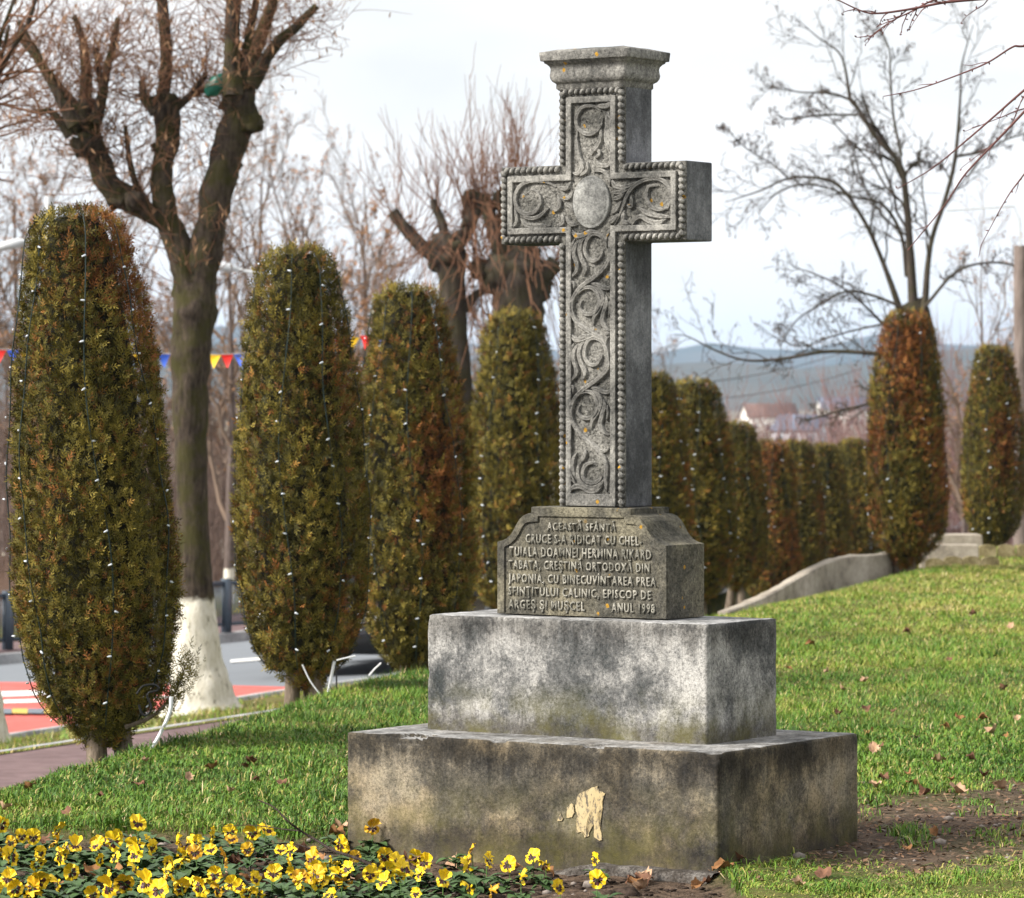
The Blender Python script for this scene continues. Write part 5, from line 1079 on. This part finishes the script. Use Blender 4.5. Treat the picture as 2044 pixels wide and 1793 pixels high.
# ------------------------------------------------------------------ lawn
def mon_local(x, y):
    dx, dy = x-M0.x, y-M0.y; c, s_ = math.cos(TH), math.sin(TH); return dx*c-dy*s_, dx*s_+dy*c
def lawn():
    g = np.random.default_rng(9); n = 900000
    u_ = g.random(n); Y = 12.4*np.exp(u_*math.log(47/12.4)); X = (g.random(n)*2-1)*.158*Y+0.0
    tc = g.integers(0, 420, 26000); tcy = 12.8*np.exp(g.random(420)*math.log(30/12.8)); tcx = (g.random(420)*2-1)*.15*tcy; tr_ = g.uniform(.03, .075, 420)[tc]
    X = np.concatenate([X, tcx[tc]+g.normal(0, 1, 26000)*tr_*1.3]); Y = np.concatenate([Y, tcy[tc]+g.normal(0, 1, 26000)*tr_]); istuft = np.concatenate([np.zeros(n, bool), np.ones(26000, bool)]); n = len(X)
    p = crest_x(Y)-X; lx, ly = mon_local(X, Y)
    dens = np.ones(n)
    dens *= np.where(p > 0, ss(3.0, .4, p), 1)
    inside = (lx > -.80) & (lx < .81) & (ly > -.46) & (ly < .57); dens[inside] = 0
    nz = np.array([mnoise.noise(Vector((x*1.1, y*.8, 0))) for x, y in zip(X, Y)]); nf = np.array([mnoise.noise(Vector((x*4.5, y*3, 7))) for x, y in zip(X, Y)])
    dm = dirt_mask(X, Y); bm_ = bed_mask(X, Y)
    dens *= np.clip(1-1.15*dm+.9*nf*(dm > .05), .0, 1)*np.clip(1-1.6*bm_, 0, 1)
    # worn strip beside the steps
    dside = np.maximum(np.abs(lx)-.79, np.abs(ly-.07)-.49); dens *= np.where((X > 1.0) & (Y < 16), ss(.02, .35, dside+.15*nf), ss(-.02, .03, dside))
    dens *= np.clip(.82+.5*nf, .25, 1)
    keep = g.random(n) < dens; X, Y, nz, nf, dm, istuft = X[keep], Y[keep], nz[keep], nf[keep], dm[keep], istuft[keep]; n = len(X)
    front = (X > .75) & (Y < 14.3)
    tuft = np.clip(nf*1.3+.3*nz, 0, 1)
    hgt = (.016+.026*g.random(n)+.036*tuft)*np.where(front, .55, 1)*np.interp(Y, [12, 20, 45], [1, 1, 1.1]); wid = .0019*np.clip(Y/15, .9, 3.4)*(.7+.7*g.random(n))
    hgt = np.where(istuft, hgt+.035, hgt); wide = g.random(n) < np.where(X < 0, .12, .05); wid = np.where(wide, wid*2.4, wid); hgt = np.where(wide, hgt*.55, hgt)
    a = g.uniform(0, 2*np.pi, n); lean = np.abs(g.normal(0, .62, n))+.25+np.where(wide, .5, 0)+np.where(front, .4, 0); ld = np.stack([np.cos(a), np.sin(a)], -1)
    Z = H(X, Y)-.006; b2 = a+np.pi/2+g.normal(0, .5, n); w2 = np.stack([np.cos(b2), np.sin(b2), np.zeros(n)], -1)*wid[:, None]
    P0 = np.stack([X, Y, Z], -1); L = lean.clip(0, 1.9)
    P1 = P0+np.stack([ld[:, 0]*L*hgt*.3, ld[:, 1]*L*hgt*.3, hgt*.6], -1); P2 = P0+np.stack([ld[:, 0]*L*hgt*1.0, ld[:, 1]*L*hgt*1.0, hgt*(1-.30*L)], -1)
    nearb = Y < 19.5; order = np.concatenate([np.where(nearb)[0], np.where(~nearb)[0]]); nn_ = int(nearb.sum())
    P0, P1, P2, w2 = P0[order], P1[order], P2[order], w2[order]
    V = np.concatenate([np.stack([P0-w2*.8, P0+w2*.8, P1+w2, P1-w2, P2], 1)[:nn_].reshape(-1, 3), np.stack([P0-w2*1.25, P0+w2*1.25, P2], 1)[nn_:].reshape(-1, 3)]); k = np.arange(nn_)*5; k3 = nn_*5+np.arange(n-nn_)*3
    F4 = np.stack([k, k+1, k+2, k+3], -1); F3 = np.concatenate([np.stack([k+3, k+2, k+4], -1), np.stack([k3, k3+1, k3+2], -1)])
    s = SH('grass_mat', .6, .3); h = s.attr('hue'); P = s.pos()
    c = s.ramp(h, [(.0, (.032, .070, .010)), (.33, (.072, .170, .015)), (.58, (.148, .245, .022)), (.78, (.29, .28, .055)), (.93, (.42, .32, .12)), (1.0, (.52, .42, .24))]); s.col(c)
    s.b.inputs['Transmission Weight'].default_value = 0
    me = mesh_np('grass', V, [F4, F3], s.m, False)
    far = ss(17, 34, Y)*ss(-.5, 1.5, X)
    hue = .43+.34*nz+.20*nf+.24*far-.30*tuft+g.normal(0, .13, n)+np.where(front, .20, 0)+.10*dm-.20*istuft; dead = g.random(n) < .09+.09*far+.10*np.clip(-nf, 0, 1); hue = np.where(dead, g.uniform(.72, 1, n), hue)
    hue = np.clip(hue, 0, 1)[order]; vattr(me, 'hue', np.concatenate([np.repeat(hue[:nn_], 5), np.repeat(hue[nn_:], 3)])); obj('grass', me, kind='stuff', label='short green lawn grass around the stone cross', cat='grass')
lawn()
# patchy grass on the verge between path and road
g = np.random.default_rng(31); n = 42000
Y = g.uniform(24, 45, n); f = g.random(n); X = xkn(Y)+.12+(xw(Y)-.14-xkn(Y)-.12)*f; nz = np.array([mnoise.noise(Vector((x*1.6, y*1.1, 4))) for x, y in zip(X, Y)]); ok = (g.random(n) < .12+.8*nz) & (np.abs(X) < .16*Y); X, Y, nz = X[ok], Y[ok], nz[ok]; n = len(X)
hg = g.uniform(.03, .08, n); a = g.uniform(0, 6.28, n); P0 = np.stack([X, Y, VERGEZ(X, Y)-.005], -1); w2 = np.stack([np.cos(a), np.sin(a), 0*a], -1)*.006; P2 = P0+np.stack([g.normal(0, .03, n), g.normal(0, .03, n), hg], -1)
V = np.stack([P0-w2, P0+w2, P2], 1).reshape(-1, 3); me = mesh_np('verge_grass', V, np.arange(n*3).reshape(-1, 3), bpy.data.materials['grass_mat'], False); vattr(me, 'hue', np.repeat(np.clip(.62+.2*nz+g.normal(0, .2, n), 0, 1), 3)); obj('verge_grass', me, kind='stuff', label='patchy grass on the verge between the path and the road', cat='grass')

# ------------------------------------------------------------------ pebbles
PEB = plain('pebble_mat', (.20, .17, .15), .9, .4, 40)
bm = bmesh.new(); bmesh.ops.create_icosphere(bm, subdivisions=1, radius=1); IV = np.array([v.co for v in bm.verts]); IF = np.array([[v.index for v in f.verts] for f in bm.faces]); bm.free()
mb = MB(); cnt = 0
while cnt < 420:
    if cnt % 3: x, y = g.uniform(-2.1, .95), g.uniform(12.7, 14.9)
    else: x, y = g.uniform(.9, 2.4), g.uniform(13.9, 16.8)
    lx, ly = mon_local(x, y)
    if (abs(lx) < .83 and -.5 < ly < .6): continue
    if g.random() > max(bed_mask(x, y), dirt_mask(x, y)*.8)+.02: continue
    r = g.gamma(2.0, .0028)+.002; mb.add(IV*np.array([r*g.uniform(.8, 1.5), r*g.uniform(.8, 1.3), r*.7])+np.array([x, y, Hs(x, y)+r*.35]), IF); cnt += 1
obj('pebbles', mb.mesh('pebbles', PEB, True), kind='stuff', label='small pebbles scattered over the bare soil', cat='pebbles')
# soil crumbs
mb = MB()
for _ in range(2600):
    x, y = g.uniform(-2.1, .95), g.uniform(12.7, 14.95)
    if g.random() > bed_mask(x, y): continue
    r = g.gamma(1.5, .0035)+.002; q = IV*(1+g.normal(0, .32, (len(IV), 1))); mb.add(q*np.array([r*1.5, r*1.2, r*.6])+np.array([x, y, Hs(x, y)+r*.05]), IF)
s = SH('soil_crumb_mat', .98, .05); n = s.noise(s.pos(), 60, 4); s.col(s.ramp(n, [(.3, (.018, .013, .010)), (.7, (.07, .05, .04))]))
obj('soil_crumbs', mb.mesh('soil_crumbs', s.m, True), kind='stuff', label='dark crumbs of soil in the pansy bed', cat='soil')

# leaf litter on the worn soil
V = []; 
n = 5200; X = g.uniform(.75, 2.6, n); Y = g.uniform(13.2, 17.2, n); lx, ly = mon_local(X, Y)
ok = ~((np.abs(lx) < .8) & (ly > -.44) & (ly < .57)) & (g.random(n) < np.clip(dirt_mask(X, Y)*.9+.10+.25*((X < 1.4) & (Y < 14.2)), 0, 1)); X, Y = X[ok], Y[ok]; n = len(X)
c = np.stack([X, Y, H(X, Y)+.006], -1); a = g.uniform(0, 6.28, n); V, F = tri_leaves(c, unit(np.stack([np.cos(a), np.sin(a), g.normal(0, .25, n)], -1)), unit(np.stack([g.normal(0, .4, n), g.normal(0, .4, n), np.ones(n)], -1)), g.uniform(.012, .045, n), g.uniform(.002, .009, n))
obj('leaf_litter', mesh_np('leaf_litter', V, F, plain('litter_mat', (.17, .10, .06), .95, .55, 14), False), kind='stuff', label='fine brown leaf litter on the worn soil right of the steps', cat='leaf litter')
# ------------------------------------------------------------------ fallen leaves
LM = []
for k, (c0_, c1_) in enumerate((((.16, .075, .03), (.34, .17, .07)), ((.09, .045, .028), (.20, .10, .06)), ((.33, .20, .12), (.50, .34, .23)))):
    s = SH('dry_leaf_mat', .85, .2); n = s.noise(s.objc(), 40, 4); s.col(s.ramp(n, [(.3, c0_), (.7, c1_)])); LM.append(s.m)
def leaf_mesh(seed, mat):
    g = np.random.default_rng(seed); L, W = g.uniform(.042, .065), g.uniform(.016, .026); n = 8; V = []
    cl, cw = g.uniform(-.35, .9), g.uniform(.3, 1.1)
    for i in range(n):
        t = i/(n-1); w = W*math.sin(math.pi*min(1, t*.96+.03))**.7*(1+.22*math.sin(t*23+seed)); 
        for q in (-1, -.5, 0, .5, 1): V.append(((t-.5)*L*2*.5, q*w, abs(q)**1.5*w*cw+cl*L*(t-.5)**2*1.6+.006*math.sin(t*9+q*3)))
    F = [(i*5+j, i*5+j+1, i*5+j+6, i*5+j+5) for i in range(n-1) for j in range(4)]; V = np.array(V); V[:, 2] -= V[:, 2].min(); return mesh_np('fallen_leaf', V, np.array(F), mat)
LFM = [leaf_mesh(40+k, LM[k % 3]) for k in range(9)]
def leaf(x, y, sc, label, group, z=None, k=None):
    m = LFM[g.integers(9) if k is None else k]; o = obj('fallen_leaf', m, None, (x, y, (Hs(x, y) if z is None else z)), (g.normal(0, .35), g.normal(0, .35), g.uniform(0, 6.28)), label, 'leaf', group); o.scale = (sc,)*3
big = [(2900, 2730), (3190, 2735), (3300, 2720), (3400, 2725), (3310, 2810), (3650, 2755), (3740, 2760), (3870, 2755), (3480, 2830), (3595, 2790), (3780, 2805), (3830, 2820), (3325, 2880), (3350, 2865), (3460, 2970), (3475, 3010), (3620, 2990), (3570, 2920), (3360, 2990), (3520, 3045), (3690, 2910), (3740, 2975), (3330, 3020), (3820, 2640), (3610, 2525), (3150, 2570), (3200, 2640), (3290, 2610), (3000, 2560), (3080, 2470), (3850, 2400), (3700, 2350), (3450, 2420), (3640, 3040), (3800, 3020), (3560, 3190), (3450, 3260)]
for k, (sx, sy) in enumerate(big):
    p = hit(sx/1.9056, sy/1.9056); leaf(p.x, p.y, g.uniform(.8, 1.35), 'dry brown leaf lying on the grass to the right of the cross', 'fallen leaves right of the cross', p.z+.022)
for k, (x, y) in enumerate([(825, 180), (1120, 130), (1530, 155), (1370, 210), (1265, 75), (1465, 60), (600, 245), (405, 340), (20, 325), (1685, 165), (870, 30), (1500, 30), (180, 190)]):
    p = hit((x/1.572)/1.9056, (2900+y/1.572)/1.9056); leaf(p.x, p.y, g.uniform(.7, 1.2), 'dry brown leaf lying on the grass to the left of the steps', 'fallen leaves left of the cross', p.z+.024)
for k, (x, y) in enumerate([(265, 510), (770, 540), (960, 665), (360, 770), (1700, 770), (1590, 770), (1820, 580), (1660, 700), (960, 730), (690, 720), (2010, 470), (300, 740), (1060, 790), (1400, 640), (130, 560), (480, 620), (560, 700), (850, 620), (1130, 690), (1240, 600), (1450, 720), (1560, 620), (1900, 640), (1950, 720), (640, 540), (1330, 760)]):
    p = hit((x/1.572)/1.9056, (2900+y/1.572)/1.9056); leaf(p.x, p.y, g.uniform(1.0, 1.6), 'curled dry leaf lying among the pansies', 'fallen leaves in the pansy bed', p.z+.012)
for k, (x, y) in enumerate([(150, 420), (310, 575), (560, 630), (840, 640), (900, 690), (1215, 770), (1380, 690), (1930, 740), (1960, 730), (1200, 665), (290, 740), (1120, 580), (1290, 600), (1900, 755)]):
    p = hit((1200+x/1.572)/1.9056, (2900+y/1.572)/1.9056); leaf(p.x, p.y, g.uniform(.9, 1.5), 'curled dry leaf on the soil in front of the steps', 'fallen leaves before the steps', p.z+.01)
for k, (x, y) in enumerate([(640, 590), (720, 570), (700, 620), (1020, 610), (1090, 590), (1140, 560), (860, 505), (1040, 500), (1180, 505), (1270, 465), (1380, 1), (1780, 545), (1620, 600)]):
    if y < 300: continue
    p = hit((2000+x/1.572)/1.9056, (3000+y/1.572)/1.9056); leaf(p.x, p.y, g.uniform(.8, 1.4), 'dry leaf caught against the footing at the front corner', 'fallen leaves at the footing', p.z+.012)

# ------------------------------------------------------------------ pansies
s = SH('petal_mat', .5, .3); b = s.attr('blotch'); hv = s.attr('hue'); b2 = s.math('ADD', b, s.math('MULTIPLY', s.math('SUBTRACT', s.noise(s.objc(), 260, 3), .5), .22))
rd = s.n('ShaderNodeObjectInfo').outputs['Random']; yl = s.ramp(hv, [(0, (.55, .30, .005)), (.5, (.72, .48, .008)), (1, (.78, .57, .02))]); yl = s.mix(s.ramp(rd, [(.72, 0.0), (.98, .75)]), yl, (.42, .17, .01)); s.col(s.mix(s.ramp(b2, [(.40, 0.0), (.47, 1.0)]), yl, (.045, .008, .010))); s.b.inputs['Subsurface Weight'].default_value = 0; PETAL = s.m
s = SH('pansy_leaf_mat', .5, .35); n = s.noise(s.objc(), 60, 3); s.col(s.ramp(n, [(.3, (.028, .058, .020)), (.7, (.075, .135, .042))])); PLEAF = s.m
PSTEM = plain('pansy_stem_mat', (.10, .19, .05), .6, .2, 30)
def pansy_flower(seed, fold):
    g = np.random.default_rng(seed); mb = MB(); B = []; Hh = []
    # local: x right, z up, facing -y
    for (ang, R, span, dep, dark) in ((math.radians(118), .027, .78, .006, 0.0), (math.radians(62), .027, .78, .004, 0.0), (math.radians(188), .024, .72, .001, 1.0), (math.radians(-8), .024, .72, .001, 1.0), (math.radians(270), .025, .86, -.003, 1.1)):
        R *= g.uniform(.88, 1.1); nr, na = 7, 9; V = []
        for i in range(nr):
            t = i/(nr-1)
            for j in range(na):
                q = (j/(na-1))*2-1; aa = ang+q*span*(.35+.65*t); rr = R*t*(1-.13*q*q)*(1+.05*math.sin(q*7+seed)); y = dep-fold*.9*t*t*R*(1 if ang > 0 and ang < 2.3 else -.3)+.0042*math.sin(q*6+seed+ang)*t*t+g.normal(0, .0006)
                V.append((rr*math.cos(aa), y, rr*math.sin(aa))); B.append(dark*max(0, 1.18-t*1.15)*(1-.25*abs(q))); Hh.append(.5+.3*t+g.normal(0, .06))
        F = [(i*na+j, i*na+j+1, (i+1)*na+j+1, (i+1)*na+j) for i in range(nr-1) for j in range(na-1)]; mb.add(V, F)
    me = mb.mesh('flower', PETAL, True); vattr(me, 'blotch', B); vattr(me, 'hue', np.clip(Hh, 0, 1)); return me
FLW = [pansy_flower(50+k, f) for k, f in enumerate((0, .15, .3, .55, .8, 1.1))]
def rosette(seed, n):
    g = np.random.default_rng(seed); mb = MB()
    for k in range(n):
        a = k*2.4+g.uniform(-.3, .3); L = g.uniform(.030, .052); W = L*g.uniform(.30, .42); rise = g.uniform(.1, .9); r0 = g.uniform(.0, .016); z0 = g.uniform(.004, .045); V = []
        for i in range(6):
            t = i/5; w = W*math.sin(math.pi*(t*.93+.04))**.8
            for q in (-1, 0, 1): u = r0+L*t*1.15; V.append((u, q*w, z0+L*(rise*t-.55*t*t)+abs(q)*w*.28))
        V = np.array(V); c, s_ = math.cos(a), math.sin(a); V = np.stack([V[:, 0]*c-V[:, 1]*s_, V[:, 0]*s_+V[:, 1]*c, V[:, 2]], -1); mb.add(V, [(i*3+j, i*3+j+1, i*3+j+4, i*3+j+3) for i in range(5) for j in range(2)])
    mb.tube([(0, 0, -.02), (.004, 0, .03), (0, .004, .05)], [.003, .0025, .002], 5); return mb.mesh('leaves', PLEAF, True)
ROS = [rosette(60+k, 15+3*k) for k in range(4)]
mb = MB(); STEMS = []
for k in range(3):
    mb = MB(); mb.tube(smooth_line([(0, 0, 0), (.006*(k-1), .004, .05), (.004*(k-1), -.002, .085), (0, -.006, .1)], per=4), .0016, 5); STEMS.append(mb.mesh('flower_stem', PSTEM, True))
fl6 = [(65,470),(200,445),(350,430),(330,480),(380,490),(585,450),(570,490),(705,440),(680,495),(825,385),(1180,470),(1270,430),(1385,440),(895,455),(910,515),(1075,500),(1165,550),(1260,515),(1480,500),(1680,510),(1740,530),(70,580),(240,570),(360,580),(430,640),(600,565),(805,575),(805,655),(690,560),(1010,575),(1340,580),(1060,630),(1285,660),(1530,680),(1640,640),(1750,640),(1860,600),(1980,585),(45,700),(95,770),(240,705),(340,725),(195,775),(555,775),(650,780),(745,745),(870,750),(945,790),(1040,720),(1085,755),(1210,720),(1300,755),(1385,705),(1430,755),(1540,780),(1885,700),(1800,730),(1960,770)]
fl7 = [(150,515),(240,540),(90,590),(30,700),(190,635),(330,660),(415,580),(500,600),(650,590),(600,590),(500,680),(620,670),(405,720),(430,645),(930,570),(1035,610),(900,600),(1150,610),(1295,550),(1370,590),(1240,690),(1670,560),(910,740),(100,780)]
def flower_spot(sx, sy):
    Y = (CAMZ-.045)*15272.5/(sy-1524.4); return (sx-1947.5)/15272.5*Y, Y
spots = [flower_spot(x/1.572, 2900+y/1.572) for x, y in fl6]+[flower_spot(1200+x/1.572, 2900+y/1.572) for x, y in fl7]
extra = [(g.uniform(-2.0, -.35), g.uniform(12.8, 14.6)) for k in range(34)]+[(-1.95+.16*k+g.uniform(-.05, .05), 12.75+g.uniform(-.1, .25)) for k in range(15)]
for k, (x, y) in enumerate(spots+extra):
    z = Hs(x, y); right = x > -.42
    lb = ('yellow pansy with dark blotch in the sparse strip before the lower step', 'pansies before the step') if right else ('yellow pansy with dark blotch in the dense bed at the lower left', 'pansies in the dense bed')
    t = thing('pansy', lb[0], 'pansy', (x, y, z), 0, lb[1]); sc = g.uniform(.85, 1.15); t.scale = (sc,)*3
    r = obj('leaves', ROS[g.integers(4)], t, (g.normal(0, .012), g.normal(0, .012), 0), (0, 0, g.uniform(0, 6.28))); r.scale = (1.15 if not right else 1.0,)*3
    q = obj('flower_stem', STEMS[g.integers(3)], t, (0, 0, 0)); 
    f = obj('flower', FLW[int(g.choice(6, p=[.22, .22, .2, .16, .12, .08]))], t, (0, -.009, .098), (g.normal(.0, .5), g.normal(0, .4), g.normal(-.15, .6) if g.random() < .5 else g.uniform(-2.2, 2.2)))
    f.scale = (g.uniform(.9, 1.35),)*3
# extra leafy plants without open flowers
k = 0
while k < 90:
    x, y = g.uniform(-2.05, -.1), g.uniform(12.75, 14.75)
    if bed_mask(x, y) < .9 or (x > -.6 and g.random() > .3): continue
    o = obj('pansy_plant', ROS[g.integers(4)], None, (x, y, Hs(x, y)), (0, 0, g.uniform(0, 6.28)), 'low green pansy plant without an open flower in the bed', 'plant', 'flowerless pansy plants'); o.scale = (g.uniform(.9, 1.4),)*3; k += 1
# fallen twigs over the bed
def twig_thing(lines, label):
    t = thing('fallen_twig', label, 'twig')
    for L, z0, r in lines:
        P = []
        for x, y, z in L:
            Y = (CAMZ-z)*15272.5/(2900+y/1.572-1524.4); P.append(((x/1.572-1947.5)/15272.5*Y, Y, z))
        P = smooth_line(P, per=6); mb = MB(); mb.tube(P, np.linspace(r, r*.35, len(P)), 6); obj('stick', mb.mesh('stick', bark('twig_bark', (.03, .022, .02), (.10, .075, .065), None, None, 60), True), t)
twig_thing([([(2280, 650, .0), (2150, 580, .03), (1990, 525, .05), (1900, 470, .07), (1800, 410, .10), (1720, 350, .14), (1640, 270, .18), (1545, 225, .2)], 0, .006), ([(1800, 410, .10), (1700, 400, .09), (1500, 375, .09), (1310, 385, .08)], 0, .0028), ([(1990, 540, .04), (1900, 530, .05), (1750, 485, .07), (1600, 495, .07), (1450, 560, .05)], 0, .003)], 'dark forked fallen twig arching over the pansies by the step')

# ------------------------------------------------------------------ haze
mb = MB(); mb.box((-7000, -40, -11), (7000, 9400, 175))
hz = bpy.data.materials.new('haze_mat'); hz.use_nodes = True; nt = hz.node_tree; nt.nodes.clear(); oo = nt.nodes.new('ShaderNodeOutputMaterial'); pv = nt.nodes.new('ShaderNodeVolumePrincipled')
pv.inputs['Color'].default_value = (.50, .71, 1.0, 1); pv.inputs['Density'].default_value = .00008; pv.inputs['Anisotropy'].default_value = .0
nt.links.new(pv.outputs[0], oo.inputs['Volume'])
obj('haze', mb.mesh('haze', hz), kind='stuff', label='thin bluish haze in the air over the valley', cat='haze')

# ------------------------------------------------------------------ labels by place for look-alikes
def ordinal(n): return f"{n}{'th' if 10 <= n % 100 <= 20 else {1: 'st', 2: 'nd', 3: 'rd'}.get(n % 10, 'th')}"
def label_rows(group, text, rows=('front', 'middle', 'back')):
    L = sorted([o for o in bpy.data.objects if o.get('group') == group and o.parent is None], key=lambda o: o.location.y); n = len(L)
    for r, nm in enumerate(rows):
        part = L[r*n//len(rows):(r+1)*n//len(rows)]
        for k, o in enumerate(sorted(part, key=lambda o: o.location.x/o.location.y)): o['label'] = text.format(o=ordinal(k+1), r=nm)
label_rows('pansies in the dense bed', 'yellow pansy with dark blotch, {o} from left in the {r} row of the dense bed', ('frontmost', 'second', 'third', 'fourth', 'rearmost'))
label_rows('pansies before the step', 'yellow pansy before the lower step, {o} from left in its {r} row', ('front', 'rear'))
label_rows('flowerless pansy plants', 'low green pansy plant without flower, {o} from left in the {r} row of the bed', ('frontmost', 'second', 'third', 'fourth', 'rearmost'))
label_rows('fallen leaves right of the cross', 'dry brown leaf on grass right of the cross, {o} from left in the {r} band', ('nearest', 'middle', 'farthest'))
label_rows('fallen leaves left of the cross', 'dry brown leaf on grass left of the steps, {o} from left in the {r} half', ('near', 'far'))
label_rows('fallen leaves in the pansy bed', 'curled dry leaf among the pansies, {o} from left in the {r} half of the bed', ('near', 'far'))
label_rows('fallen leaves before the steps', 'curled dry leaf on soil before the steps, {o} from left in the {r} half', ('near', 'far'))
label_rows('fallen leaves at the footing', 'dry leaf against the footing at the front corner, {o} from left, {r} half', ('near', 'far'))
